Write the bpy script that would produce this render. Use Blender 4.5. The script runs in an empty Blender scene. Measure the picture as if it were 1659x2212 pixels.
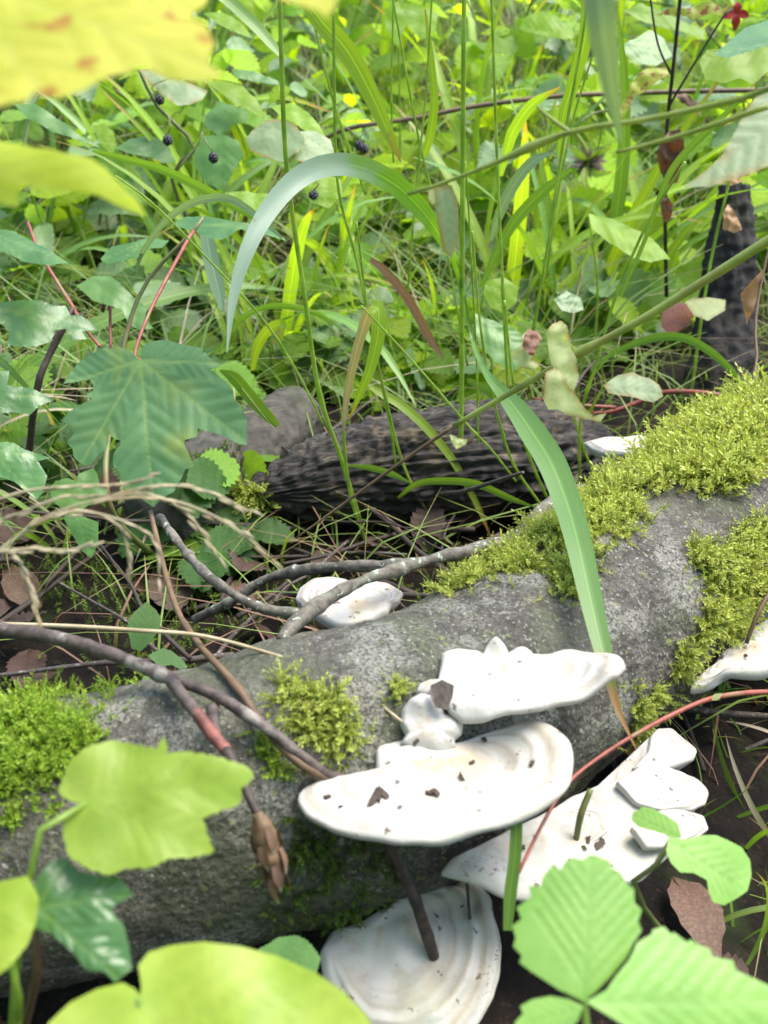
import bpy, math, random
import numpy as np
from mathutils import Vector, Matrix, noise
from mathutils.geometry import delaunay_2d_cdt
from mathutils.bvhtree import BVHTree

rnd = random.Random(7)
nrs = np.random.RandomState(7)
scene = bpy.context.scene
C = scene.collection
R = math.radians

# ---------------------------------------------------------------- camera, sky, sun, exposure
CAM_H, PITCH, VFOV = 0.5, 30.0, 50.0
cam_data = bpy.data.cameras.new('camera')
cam = bpy.data.objects.new('camera', cam_data)
C.objects.link(cam)
cam.location = (0, 0, CAM_H)
cam.rotation_euler = (R(90 - PITCH), 0, 0)
cam_data.sensor_fit = 'VERTICAL'
cam_data.sensor_height = 36.0
cam_data.sensor_width = 27.0
cam_data.lens = 18.0 / math.tan(R(VFOV / 2))
cam_data.clip_start = 0.01
cam_data.clip_end = 400.0
cam_data.dof.use_dof = True
cam_data.dof.focus_distance = 0.74
cam_data.dof.aperture_fstop = 10.5
scene.camera = cam

SUN_EL, SUN_AZ = 66.0, 70.0            # azimuth measured from +Y towards +X
world = bpy.data.worlds.new('World')
scene.world = world
world.use_nodes = True
wn = world.node_tree
wn.nodes.clear()
wo = wn.nodes.new('ShaderNodeOutputWorld')
wb = wn.nodes.new('ShaderNodeBackground')
ws = wn.nodes.new('ShaderNodeTexSky')
ws.sky_type = 'NISHITA'
ws.sun_disc = False
ws.sun_elevation = R(SUN_EL)
ws.sun_rotation = R(SUN_AZ)
ws.air_density = 0.9
ws.dust_density = 2.0
ws.ozone_density = 1.0
wb.inputs['Strength'].default_value = 0.115
wn.links.new(ws.outputs[0], wb.inputs[0])
wn.links.new(wb.outputs[0], wo.inputs[0])
sun_data = bpy.data.lights.new('sun', 'SUN')
sun = bpy.data.objects.new('sun', sun_data)
C.objects.link(sun)
sun_data.energy = 1.5
sun_data.angle = R(40)
sun_data.color = (1.0, 0.95, 0.86)
_sd = Vector((math.sin(R(SUN_AZ)) * math.cos(R(SUN_EL)), math.cos(R(SUN_AZ)) * math.cos(R(SUN_EL)), math.sin(R(SUN_EL))))
sun.rotation_euler = _sd.to_track_quat('Z', 'Y').to_euler()
sun.location = _sd * 5
scene.view_settings.view_transform = 'Standard'
scene.view_settings.look = 'None'
scene.view_settings.gamma = 1.0
scene.view_settings.exposure = 2.2
scene.cycles.max_bounces = 8
scene.cycles.transmission_bounces = 6
scene.cycles.transparent_max_bounces = 6

# ---------------------------------------------------------------- geometry of the view: a point of the place from a place in the picture
FPX = 1106.0 / math.tan(R(VFOV / 2))
CAM = Vector((0, 0, CAM_H))
FW = Vector((0, math.cos(R(PITCH)), -math.sin(R(PITCH))))
UP = Vector((0, math.sin(R(PITCH)), math.cos(R(PITCH))))
RT = Vector((1, 0, 0))


def ray(u, v):
    return FW + RT * ((u - 829.5) / FPX) + UP * ((1106 - v) / FPX)


def P(u, v, d):
    return CAM + ray(u, v) * d


def on_z(u, v, z):
    r = ray(u, v)
    return CAM + r * ((z - CAM_H) / r.z)


def px(p):
    q = p - CAM
    d = q.dot(FW)
    return 829.5 + FPX * q.dot(RT) / d, 1106 - FPX * q.dot(UP) / d, d


def ground_z(x, y):
    s = max(0.0, y - 1.35)
    z = 0.16 * s - 0.02 * s * s if s < 3 else 0.30 + 0.04 * (s - 3)
    z += 0.018 * noise.noise(Vector((x * 3.1, y * 3.1, 0.3))) + 0.007 * noise.noise(Vector((x * 11, y * 11, 4.0)))
    z -= 0.085 * math.exp(-(((x - .36) / .15) ** 2 + ((y - .44) / .16) ** 2))      # the hollow beside the trunk
    return z - 0.012


# ---------------------------------------------------------------- scene helpers
def props(o, label=None, cat=None, group=None, kind=None):
    if label: o['label'] = label
    if cat: o['category'] = cat
    if group: o['group'] = group
    if kind: o['kind'] = kind
    return o


def thing(name, label, cat, loc, group=None):
    o = bpy.data.objects.new(name, None)
    o.empty_display_size = 0.02
    o.location = loc
    C.objects.link(o)
    return props(o, label, cat, group)


def root_loc(parent):
    l = Vector((0, 0, 0))
    while parent is not None:
        l += parent.location
        parent = parent.parent
    return l


def make_mesh(name, verts, faces, mat, smooth=True, uv=None, attrs=None):
    me = bpy.data.meshes.new(name)
    verts = np.asarray(verts, dtype=np.float64).reshape(-1, 3)
    me.from_pydata(verts.tolist(), [], faces)
    if smooth:
        me.polygons.foreach_set('use_smooth', np.ones(len(me.polygons), dtype=bool))
    if uv is not None:
        uv = np.asarray(uv, dtype=np.float32)
        li = np.empty(len(me.loops), dtype=np.int32)
        me.loops.foreach_get('vertex_index', li)
        lay = me.uv_layers.new(name='UVMap')
        lay.data.foreach_set('uv', uv[li].ravel())
    for k, a in (attrs or {}).items():
        at = me.attributes.new(k, 'FLOAT', 'POINT')
        at.data.foreach_set('value', np.asarray(a, dtype=np.float32))
    if mat is not None:
        me.materials.append(mat)
    me.update()
    return me


def add(name, me, parent=None):
    o = bpy.data.objects.new(name, me)
    C.objects.link(o)
    if parent is not None:
        o.parent = parent
    return o


def mobj(name, verts, faces, mat, parent=None, **k):
    """a mesh whose vertices are given in place coordinates; its origin goes to its parent's or to its own base"""
    verts = np.asarray([tuple(v) for v in verts], dtype=np.float64) if not isinstance(verts, np.ndarray) else verts.astype(np.float64)
    if parent is not None:
        off = np.array(root_loc(parent))
        o = add(name, make_mesh(name, verts - off, faces, mat, **k), parent)
    else:
        off = np.array([verts[:, 0].mean(), verts[:, 1].mean(), verts[:, 2].min()])
        o = add(name, make_mesh(name, verts - off, faces, mat, **k))
        o.location = off
    return o


def spline(pts, n):
    pts = [Vector(p) for p in pts]
    if len(pts) == 2:
        return [pts[0].lerp(pts[1], i / (n - 1)) for i in range(n)]
    L = [0.0]
    for a, b in zip(pts, pts[1:]):
        L.append(L[-1] + max((b - a).length, 1e-6))
    ex = [pts[0] * 2 - pts[1]] + pts + [pts[-1] * 2 - pts[-2]]
    out = []
    j = 0
    for i in range(n):
        s = L[-1] * i / (n - 1)
        while j < len(pts) - 2 and s > L[j + 1]:
            j += 1
        t = (s - L[j]) / (L[j + 1] - L[j])
        p0, p1, p2, p3 = ex[j:j + 4]
        out.append(0.5 * ((2 * p1) + (p2 - p0) * t + (2 * p0 - 5 * p1 + 4 * p2 - p3) * t * t + (3 * p1 - p0 - 3 * p2 + p3) * t ** 3))
    return out


def interp(prof, t):
    if not isinstance(prof, (list, tuple)):
        return prof
    x = t * (len(prof) - 1)
    i = min(int(x), len(prof) - 2)
    return prof[i] + (prof[i + 1] - prof[i]) * (x - i)


def by_points(prof, pts):
    """a profile with one value for each control point follows the points, not the length"""
    if not isinstance(prof, (list, tuple)) or len(prof) != len(pts) or len(pts) < 3:
        return lambda f: interp(prof, f)
    L = [0.0]
    for a, b in zip(pts, pts[1:]): L.append(L[-1] + (Vector(b) - Vector(a)).length)
    return lambda f: float(np.interp(f * L[-1], L, prof))


def tube_data(pts, rad, n=24, seg=8, bump=0.0, bscale=60.0, knots=(), seed=0.0):
    c = spline(pts, n)
    prof = by_points(rad, pts)
    vs, fs = [], []
    prev = None
    for i in range(n):
        t = (c[min(i + 1, n - 1)] - c[max(i - 1, 0)]).normalized()
        if prev is None:
            a = t.cross(Vector((0.3, 0.2, 1)))
            if a.length < 1e-3: a = t.cross(Vector((1, 0, 0)))
            a.normalize()
        else:
            a = (prev - t * prev.dot(t)).normalized()
        prev = a
        b = t.cross(a)
        f = i / (n - 1)
        r = prof(f)
        for (kt, kw, kh) in knots:
            r += kh * math.exp(-((f - kt) / kw) ** 2)
        for k in range(seg):
            an = 2 * math.pi * k / seg
            d = a * math.cos(an) + b * math.sin(an)
            rr = r
            if bump:
                p = c[i] + d * r
                rr = r * (1 + bump * noise.noise(p * bscale + Vector((seed, 0, 0))) + .55 * bump * noise.noise(p * bscale * 3.1) + .4 * bump * max(0, noise.noise(p * bscale * .45 + Vector((4, 7, 1)))))
            vs.append(c[i] + d * rr)
    for i in range(n - 1):
        for k in range(seg):
            k2 = (k + 1) % seg
            fs.append((i * seg + k, i * seg + k2, (i + 1) * seg + k2, (i + 1) * seg + k))
    m = len(vs)
    vs.append(c[0]); vs.append(c[-1])
    for k in range(seg):
        k2 = (k + 1) % seg
        fs.append((m, k2, k))
        fs.append((m + 1, (n - 1) * seg + k, (n - 1) * seg + k2))
    return vs, fs


def tube(name, pts, rad, mat, parent=None, **k):
    vs, fs = tube_data(pts, rad, **k)
    return mobj(name, vs, fs, mat, parent)


def join(*data):
    vs, fs = [], []
    for v, f in data:
        o = len(vs)
        vs += list(v)
        fs += [tuple(i + o for i in q) for q in f]
    return vs, fs


def ribbon_data(pts, wid, n=28, roll=0.0, fold=0.18, face=None, twist=0.0, wave=0.0):
    """a grass blade: two halves folded along a midrib"""
    c = spline(pts, n)
    prof = by_points(wid, pts)
    vs, fs, uv = [], [], []
    for i in range(n):
        f = i / (n - 1)
        t = (c[min(i + 1, n - 1)] - c[max(i - 1, 0)]).normalized()
        nn = (CAM - c[i]) if face is None else Vector(face)
        s = t.cross(nn)
        if s.length < 1e-5: s = t.cross(Vector((1, 0, 0)))
        s.normalize()
        s = Matrix.Rotation(roll + twist * f, 3, t) @ s
        nr = s.cross(t).normalized()
        w = prof(f) / 2
        wv = wave * w * math.sin(f * 21)
        for x, dz in ((-1, fold), (-0.5, fold * 0.42), (0, 0), (0.5, fold * 0.42), (1, fold)):
            vs.append(c[i] + s * (w * x) + nr * (w * dz + wv * x))
            uv.append((x * 0.5 + 0.5, f))
    for i in range(n - 1):
        for k in range(4):
            a = i * 5 + k
            fs.append((a, a + 1, a + 6, a + 5))
    return vs, fs, uv


def ribbon(name, pts, wid, mat, parent=None, **k):
    vs, fs, uv = ribbon_data(pts, wid, **k)
    return mobj(name, vs, fs, mat, parent, uv=uv)


def pxs(seq, d=None):
    """picture points with a distance each -> place points"""
    return [P(*q) if len(q) == 3 else P(q[0], q[1], d) for q in seq]

# ---------------------------------------------------------------- materials
class NT:
    def __init__(self, name):
        self.m = bpy.data.materials.new(name)
        self.m.use_nodes = True
        self.t = self.m.node_tree
        self.t.nodes.clear()
        self.out = self.n('ShaderNodeOutputMaterial')

    def n(self, kind, **kw):
        nd = self.t.nodes.new(kind)
        for k, v in kw.items():
            if k.startswith('_'):
                setattr(nd, k[1:], v)
            else:
                key = int(k[1:]) if k[0] == 'i' and k[1:].isdigit() else k.replace('__', ' ')
                s = nd.inputs[key]
                if hasattr(v, 'is_linked') or isinstance(v, bpy.types.NodeSocket):
                    self.t.links.new(v, s)
                else:
                    s.default_value = v
        return nd

    def noise(self, vec, scale, detail=4, rough=0.55, dist=0.0):
        nd = self.n('ShaderNodeTexNoise', Scale=scale, Detail=detail, Roughness=rough, Distortion=dist)
        self.t.links.new(vec, nd.inputs['Vector'])
        return nd.outputs[0]

    def ramp(self, fac, stops):
        nd = self.n('ShaderNodeValToRGB', Fac=fac)
        e = nd.color_ramp.elements
        while len(e) < len(stops): e.new(0.5)
        for q, (p, c) in zip(e, stops):
            q.position = p
            q.color = c if len(c) == 4 else (*c, 1)
        return nd.outputs[0]

    def step(self, fac, a, b):
        nd = self.n('ShaderNodeMapRange', _interpolation_type='SMOOTHSTEP', i0=fac, i1=a, i2=b, i3=0.0, i4=1.0)
        return nd.outputs[0]

    def mix(self, f, a, b, mode='MIX'):
        nd = self.n('ShaderNodeMix', _data_type='RGBA', _blend_type=mode)
        for s, v in ((nd.inputs[0], f), (nd.inputs[6], a), (nd.inputs[7], b)):
            if isinstance(v, bpy.types.NodeSocket):
                self.t.links.new(v, s)
            else:
                s.default_value = v if isinstance(v, (int, float)) else (*v, 1) if len(v) == 3 else v
        return nd.outputs[2]

    def math(self, op, a, b=0.0, c=0.0, clamp=False):
        nd = self.n('ShaderNodeMath', _operation=op, _use_clamp=clamp, i0=a, i1=b, i2=c)
        return nd.outputs[0]

    def coord(self, which='Object'):
        return self.n('ShaderNodeTexCoord').outputs[which]

    def bump(self, h, strength, dist):
        nd = self.n('ShaderNodeBump', Strength=strength, Distance=dist, Height=h)
        return nd.outputs[0]

    def finish(self, bsdf):
        self.t.links.new(bsdf, self.out.inputs[0])
        return self.m


def leaf_mat(name, c1, c2, veinc=None, rough=0.42, trans=0.4, scale=30.0, spots=None, uvveins=0.0, attr=False, vary=0.25, tcol=None, spec=0.5, edge=None, mottle=None, nveins=7.0):
    N = NT(name)
    oi = N.n('ShaderNodeObjectInfo')
    co = N.n('ShaderNodeVectorMath', _operation='ADD', i0=N.coord('Object'), i1=oi.outputs['Location']).outputs[0]
    nz = N.noise(co, scale, 4, 0.6)
    col = N.mix(N.step(nz, 0.3, 0.7), c1, c2)
    if mottle is not None:
        col = N.mix(N.math('MULTIPLY', N.step(N.noise(co, scale * 0.8, 3, 0.5, 0.6), 0.52, 0.72), 0.75), col, mottle)
    if uvveins:
        sx = N.n('ShaderNodeSeparateXYZ', i0=N.coord('UV'))
        ax = N.math('ABSOLUTE', N.math('SUBTRACT', sx.outputs[0], 0.5))
        mid = N.math('SUBTRACT', 1.0, N.step(ax, 0.004, 0.022))
        q = N.math('FRACT', N.math('MULTIPLY', N.math('SUBTRACT', sx.outputs[1], N.math('MULTIPLY', ax, 0.75)), nveins))
        sd = N.math('SUBTRACT', 1.0, N.step(N.math('ABSOLUTE', N.math('SUBTRACT', q, 0.5)), 0.02, 0.14))
        vv = N.math('MAXIMUM', mid, N.math('MULTIPLY', sd, 0.55))
        col = N.mix(N.math('MULTIPLY', vv, uvveins), col, veinc or c2)
    if attr:
        va = N.n('ShaderNodeAttribute', _attribute_name='vein').outputs['Fac']
        v2 = N.n('ShaderNodeAttribute', _attribute_name='sidevein').outputs['Fac']
        col = N.mix(N.math('MULTIPLY', v2, 0.3), col, tuple(x * 0.6 for x in c1))
        col = N.mix(N.math('MULTIPLY', va, 0.75), col, veinc or c2)
        if edge is not None:
            ea = N.n('ShaderNodeAttribute', _attribute_name='rim').outputs['Fac']
            ef = N.math('MULTIPLY', ea, N.step(N.noise(co, scale * 1.5, 3), 0.35, 0.65))
            col = N.mix(ef, col, edge)
    if spots is not None:
        sc, th, sco = spots
        col = N.mix(N.step(N.noise(co, sc, 3, 0.6), th, th + 0.09), col, sco)
    r = oi.outputs['Random']
    hs = N.n('ShaderNodeHueSaturation', Color=col)
    N.t.links.new(N.math('MULTIPLY_ADD', r, 0.05 * vary, 0.5 - 0.025 * vary), hs.inputs['Hue'])
    N.t.links.new(N.math('MULTIPLY_ADD', N.math('FRACT', N.math('MULTIPLY', r, 7.31)), vary * 1.6, 1.0 - vary * 0.8), hs.inputs['Value'])
    col = hs.outputs[0]
    bp = N.bump(N.noise(co, scale * 12, 3, 0.6), 0.35, 0.0006)
    pr = N.n('ShaderNodeBsdfPrincipled', Base__Color=col, Roughness=rough, Normal=bp)
    pr.inputs['Specular IOR Level'].default_value = spec
    tc = N.mix(1.0, col, tcol or (1.25, 1.2, 0.55), 'MULTIPLY')
    tr = N.n('ShaderNodeBsdfTranslucent', Color=tc)
    mx = N.n('ShaderNodeMixShader', Fac=trans)
    N.t.links.new(pr.outputs[0], mx.inputs[1])
    N.t.links.new(tr.outputs[0], mx.inputs[2])
    return N.finish(mx.outputs[0])


def blade_mat(name, c1, c2, tip=None, trans=0.35, rough=0.4, vary=0.25, spots=None, tipat=0.8):
    N = NT(name)
    oi = N.n('ShaderNodeObjectInfo')
    uv = N.coord('UV')
    sx = N.n('ShaderNodeSeparateXYZ', i0=uv)
    mp = N.n('ShaderNodeMapping', i0=uv)
    mp.inputs['Scale'].default_value = (26, 1.2, 1)
    st = N.noise(mp.outputs[0], 1.0, 3)
    ob = N.coord('Object')
    col = N.mix(N.step(st, 0.35, 0.65), c1, c2)
    ax = N.math('ABSOLUTE', N.math('SUBTRACT', sx.outputs[0], 0.5))
    col = N.mix(N.math('MULTIPLY', N.math('SUBTRACT', 1.0, N.step(ax, 0.02, 0.06)), 0.5), col, tuple(min(1, x * 1.7) for x in c2))
    if tip is not None:
        f = N.step(N.math('ADD', sx.outputs[1], N.math('MULTIPLY', N.math('SUBTRACT', N.noise(ob, 60, 3), 0.5), 0.25)), tipat - 0.08, tipat + 0.08)
        col = N.mix(f, col, tip)
    if spots is not None:
        col = N.mix(N.step(N.noise(ob, spots[0], 2), spots[1], spots[1] + 0.07), col, spots[2])
    r = oi.outputs['Random']
    hs = N.n('ShaderNodeHueSaturation', Color=col)
    N.t.links.new(N.math('MULTIPLY_ADD', r, 0.05 * vary, 0.5 - 0.025 * vary), hs.inputs['Hue'])
    N.t.links.new(N.math('MULTIPLY_ADD', N.math('FRACT', N.math('MULTIPLY', r, 5.77)), vary * 1.6, 1.0 - vary * 0.8), hs.inputs['Value'])
    col = hs.outputs[0]
    pr = N.n('ShaderNodeBsdfPrincipled', Base__Color=col, Roughness=rough, Normal=N.bump(st, 0.25, 0.0005))
    tr = N.n('ShaderNodeBsdfTranslucent', Color=N.mix(1.0, col, (1.6, 1.55, 0.45), 'MULTIPLY'))
    mx = N.n('ShaderNodeMixShader', Fac=trans)
    N.t.links.new(pr.outputs[0], mx.inputs[1])
    N.t.links.new(tr.outputs[0], mx.inputs[2])
    return N.finish(mx.outputs[0])


def wood_mat(name, c1, c2, c3=None, scale=60.0, rough=0.75, stretch=None, bump=0.5, bdist=0.002, lich=None, vary=0.0, trans=0.0):
    N = NT(name)
    co = N.coord('Object')
    if stretch:
        mp = N.n('ShaderNodeMapping', i0=co)
        mp.inputs['Scale'].default_value = stretch
        cs = mp.outputs[0]
    else:
        cs = co
    a = N.noise(cs, scale, 6, 0.65)
    col = N.mix(N.step(a, 0.32, 0.68), c1, c2)
    if c3 is not None:
        col = N.mix(N.step(N.noise(co, scale * 0.35, 4, 0.6), 0.52, 0.68), col, c3)
    if lich is not None:
        col = N.mix(N.step(N.noise(co, lich[0], 3, 0.7), lich[1], lich[1] + 0.05), col, lich[2])
    pr = N.n('ShaderNodeBsdfPrincipled', Base__Color=col, Roughness=rough, Normal=N.bump(N.noise(cs, scale * 2.5, 6, 0.7), bump, bdist))
    if trans:
        tr = N.n('ShaderNodeBsdfTranslucent', Color=N.mix(1.0, col, (1.8, 1.7, 0.7), 'MULTIPLY'))
        mx = N.n('ShaderNodeMixShader', Fac=trans)
        N.t.links.new(pr.outputs[0], mx.inputs[1])
        N.t.links.new(tr.outputs[0], mx.inputs[2])
        return N.finish(mx.outputs[0])
    return N.finish(pr.outputs[0])


def bark_mat():
    """smooth grey bark: pale crust, dark pits, green algae, damp dark underside algae"""
    N = NT('grey_bark')
    co = N.coord('Object')
    big = N.noise(co, 14, 4, 0.6)
    mid = N.noise(co, 60, 5, 0.65)
    fin = N.noise(co, 330, 4, 0.7)
    vor = N.n('ShaderNodeTexVoronoi', Scale=210.0, _feature='F1')
    N.t.links.new(co, vor.inputs['Vector'])
    col = N.mix(N.step(mid, 0.35, 0.66), (0.034, 0.030, 0.020), (0.118, 0.108, 0.080))
    col = N.mix(N.math('MULTIPLY', N.step(big, 0.43, 0.62), 0.8), col, (0.066, 0.080, 0.032))                       # algae film
    col = N.mix(N.math('MULTIPLY', N.step(N.noise(co, 26, 3, 0.5), 0.50, 0.62), 0.7), col, (0.225, 0.22, 0.18))   # pale crust lichen
    col = N.mix(N.step(N.noise(co, 19, 5, 0.7, 1.0), 0.60, 0.70), col, (0.058, 0.047, 0.034))                      # bare brown
    col = N.mix(N.math('MULTIPLY', N.step(fin, 0.51, 0.62), 0.8), col, (0.028, 0.025, 0.019))
    col = N.mix(N.math('MULTIPLY', N.step(N.noise(co, 620, 3, 0.7), 0.49, 0.58), 0.8), col, (0.020, 0.018, 0.013))                      # pits
    col = N.mix(N.math('MULTIPLY', N.step(N.noise(co, 420, 2, 0.6), 0.60, 0.67), 0.7), col, (0.27, 0.265, 0.225))     # pale specks
    col = N.mix(N.math('MULTIPLY', N.step(N.noise(co, 140, 2, 0.5), 0.67, 0.71), 0.6), col, (0.16, 0.20, 0.04))      # green specks
    col = N.mix(N.math('MULTIPLY', N.step(N.noise(co, 8, 4, 0.65), 0.47, 0.62), 0.62), col, (0.062, 0.064, 0.036))   # old damp algae
    hgt = N.math('ADD', N.math('MULTIPLY', fin, 0.5), N.math('ADD', mid, N.math('MULTIPLY', vor.outputs[0], 0.4)))
    pr = N.n('ShaderNodeBsdfPrincipled', Base__Color=col, Roughness=0.72, Normal=N.bump(hgt, 1.0, 0.0032))
    return N.finish(pr.outputs[0])


def fungus_mat():
    N = NT('white_fungus')
    co = N.coord('Object')
    t = N.n('ShaderNodeAttribute', _attribute_name='zone').outputs['Fac']
    under = N.n('ShaderNodeAttribute', _attribute_name='under').outputs['Fac']
    nz = N.noise(co, 25, 4, 0.6)
    tz = N.math('ADD', t, N.math('MULTIPLY', N.math('SUBTRACT', nz, 0.5), 0.10))
    rings = N.n('ShaderNodeMath', _operation='SINE', i0=N.math('MULTIPLY', tz, 52.0)).outputs[0]
    rings2 = N.n('ShaderNodeMath', _operation='SINE', i0=N.math('MULTIPLY', tz, 23.0)).outputs[0]
    om = N.math('MULTIPLY', N.step(t, 0.35, 0.75), N.n('ShaderNodeAttribute', _attribute_name='ringed').outputs['Fac'])
    col = N.mix(N.math('MULTIPLY', N.step(rings2, -0.2, 0.9), om), (0.415, 0.40, 0.36), (0.345, 0.315, 0.26))
    col = N.mix(N.math('MULTIPLY', N.math('MULTIPLY', N.step(rings, 0.3, 1.0), 0.6), om), col, (0.27, 0.235, 0.18))
    ba = N.n('ShaderNodeAttribute', _attribute_name='base').outputs['Fac']
    col = N.mix(N.math('MULTIPLY', N.step(N.noise(co, 45, 4, 0.6), 0.46, 0.66), N.math('MULTIPLY', ba, 1.4, clamp=True)), col, (0.33, 0.245, 0.15))
    col = N.mix(N.math('MULTIPLY', N.step(N.noise(co, 22, 5, 0.65), 0.52, 0.72), 0.45), col, (0.36, 0.32, 0.24))
    col = N.mix(N.step(N.noise(co, 160, 3, 0.6), 0.655, 0.70), col, (0.10, 0.075, 0.055))
    col = N.mix(N.math('MULTIPLY', N.step(N.noise(co, 30, 2, 0.5), 0.62, 0.76), N.step(N.noise(co, 420, 3, 0.6), 0.58, 0.64)), col, (0.16, 0.13, 0.10))
    col = N.mix(N.math('MULTIPLY', N.step(N.noise(co, 13, 3), 0.55, 0.75), 0.3), col, (0.62, 0.68, 0.44))
    col = N.mix(under, col, (0.46, 0.455, 0.42))
    bh = N.math('ADD', N.noise(co, 300, 4, 0.6), N.math('MULTIPLY', N.math('MULTIPLY', rings, om), 0.35))
    pr = N.n('ShaderNodeBsdfPrincipled', Base__Color=col, Roughness=0.7, Normal=N.bump(bh, 0.4, 0.0012))
    pr.inputs['Subsurface Weight'].default_value = 0.12
    pr.inputs['Subsurface Radius'].default_value = (0.006, 0.005, 0.004)
    pr.inputs['Subsurface Scale'].default_value = 1.0
    return N.finish(pr.outputs[0])


def moss_mat(name, c1, c2, c3):
    N = NT(name)
    co = N.coord('Object')
    f = N.n('ShaderNodeAttribute', _attribute_name='tint').outputs['Fac']
    col = N.mix(f, c1, c2)
    col = N.mix(N.step(N.noise(co, 45, 3), 0.5, 0.7), col, c3)
    col = N.mix(N.math('MULTIPLY', N.step(N.noise(co, 130, 2), 0.62, 0.70), 0.7), col, (0.15, 0.085, 0.02))
    pr = N.n('ShaderNodeBsdfPrincipled', Base__Color=col, Roughness=0.55)
    tr = N.n('ShaderNodeBsdfTranslucent', Color=N.mix(1.0, col, (1.2, 1.15, 0.6), 'MULTIPLY'))
    mx = N.n('ShaderNodeMixShader', Fac=0.35)
    N.t.links.new(pr.outputs[0], mx.inputs[1])
    N.t.links.new(tr.outputs[0], mx.inputs[2])
    return N.finish(mx.outputs[0])


def plain_mat(name, c, rough=0.5, vary=0.0, noise_s=80.0):
    N = NT(name)
    co = N.coord('Object')
    col = N.mix(N.step(N.noise(co, noise_s, 4), 0.3, 0.7), c, tuple(x * (1 - 0.4) for x in c))
    pr = N.n('ShaderNodeBsdfPrincipled', Base__Color=col, Roughness=rough)
    return N.finish(pr.outputs[0])


def soil_mat():
    N = NT('forest_soil')
    co = N.coord('Object')
    col = N.mix(N.step(N.noise(co, 25, 6, 0.7), 0.35, 0.65), (0.006, 0.0045, 0.003), (0.021, 0.014, 0.009))
    col = N.mix(N.step(N.noise(co, 130, 4, 0.7), 0.58, 0.66), col, (0.045, 0.028, 0.016))
    col = N.mix(N.step(N.noise(co, 9, 4, 0.6), 0.55, 0.68), col, (0.02, 0.03, 0.008))
    pr = N.n('ShaderNodeBsdfPrincipled', Base__Color=col, Roughness=0.85, Normal=N.bump(N.noise(co, 90, 6, 0.75), 1.0, 0.008))
    pr.inputs['Specular IOR Level'].default_value = 0.2
    return N.finish(pr.outputs[0])


M = {}
M['bark'] = bark_mat()
M['fungus'] = fungus_mat()
M['soil'] = soil_mat()
M['moss'] = moss_mat('bright_moss', (0.10, 0.16, 0.012), (0.54, 0.60, 0.13), (0.48, 0.52, 0.13))
M['lime_yellow'] = leaf_mat('yellow_lime_leaf', (0.56, 0.70, 0.035), (0.66, 0.78, 0.07), (0.50, 0.62, 0.06), 0.6, 0.5, 30, None, 0, True, 0.05)
M['red_bark'] = wood_mat('reddish_twig_bark', (0.10, 0.03, 0.022), (0.22, 0.07, 0.05), (0.13, 0.08, 0.06), 120, 0.6, None, 0.4, 0.001)
M['moss_dark'] = moss_mat('dark_moss', (0.045, 0.085, 0.010), (0.14, 0.23, 0.025), (0.09, 0.13, 0.02))
M['deadwood'] = wood_mat('rotten_dark_wood', (0.014, 0.012, 0.010), (0.075, 0.064, 0.050), (0.17, 0.13, 0.085), 130, 0.6, (.10, 1, 1), 1.0, 0.005)
M['greylog'] = wood_mat('mossy_grey_wood', (0.030, 0.027, 0.020), (0.085, 0.076, 0.058), (0.04, 0.052, 0.018), 70, 0.8, None, 0.7, 0.003)
M['stump'] = wood_mat('black_stump_bark', (0.006, 0.005, 0.004), (0.026, 0.021, 0.016), (0.035, 0.034, 0.020), 70, 0.8, (1, 1, 0.4), 1.0, 0.004)
M['branch'] = wood_mat('lichen_branch_bark', (0.050, 0.041, 0.030), (0.17, 0.150, 0.115), (0.13, 0.135, 0.09), 170, 0.75, None, 0.6, 0.001, (190, 0.60, (0.33, 0.40, 0.31)))
M['twig'] = wood_mat('brown_twig_bark', (0.028, 0.018, 0.014), (0.095, 0.070, 0.055), (0.22, 0.20, 0.17), 160, 0.6, None, 0.5, 0.001)
M['twig_dark'] = wood_mat('dark_twig_bark', (0.020, 0.013, 0.009), (0.060, 0.040, 0.028), None, 160, 0.6, None, 0.5, 0.001)
M['red_stem'] = wood_mat('red_stem', (0.17, 0.032, 0.020), (0.28, 0.075, 0.045), (0.20, 0.12, 0.05), 90, 0.5, None, 0.3, 0.0005)
M['brown_stem'] = wood_mat('brown_stem', (0.075, 0.042, 0.018), (0.15, 0.092, 0.042), (0.05, 0.03, 0.015), 60, 0.6, None, 0.4, 0.0008)
M['straw'] = wood_mat('dry_straw', (0.30, 0.24, 0.13), (0.42, 0.36, 0.23), (0.24, 0.17, 0.08), 60, 0.6, None, 0.3, 0.0005)
M['tan_straw'] = blade_mat('tan_dry_blade', (0.33, 0.26, 0.16), (0.45, 0.38, 0.27), None, 0.3, 0.6)
M['rust_blade'] = blade_mat('rusty_dry_blade', (0.17, 0.085, 0.050), (0.25, 0.15, 0.095), None, 0.3, 0.6)
M['green_stem'] = wood_mat('green_stem', (0.20, 0.31, 0.045), (0.33, 0.45, 0.11), (0.27, 0.34, 0.09), 50, 0.45, None, 0.2, 0.0004, trans=0.45)
M['vine_stem'] = wood_mat('hairy_green_vine_stem', (0.20, 0.26, 0.05), (0.30, 0.36, 0.10), (0.24, 0.24, 0.07), 50, 0.5, None, 0.3, 0.0005, trans=0.4)
M['olive_stem'] = wood_mat('olive_stem', (0.09, 0.11, 0.025), (0.15, 0.16, 0.05), (0.14, 0.08, 0.03), 50, 0.5, None, 0.2, 0.0004)

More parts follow.
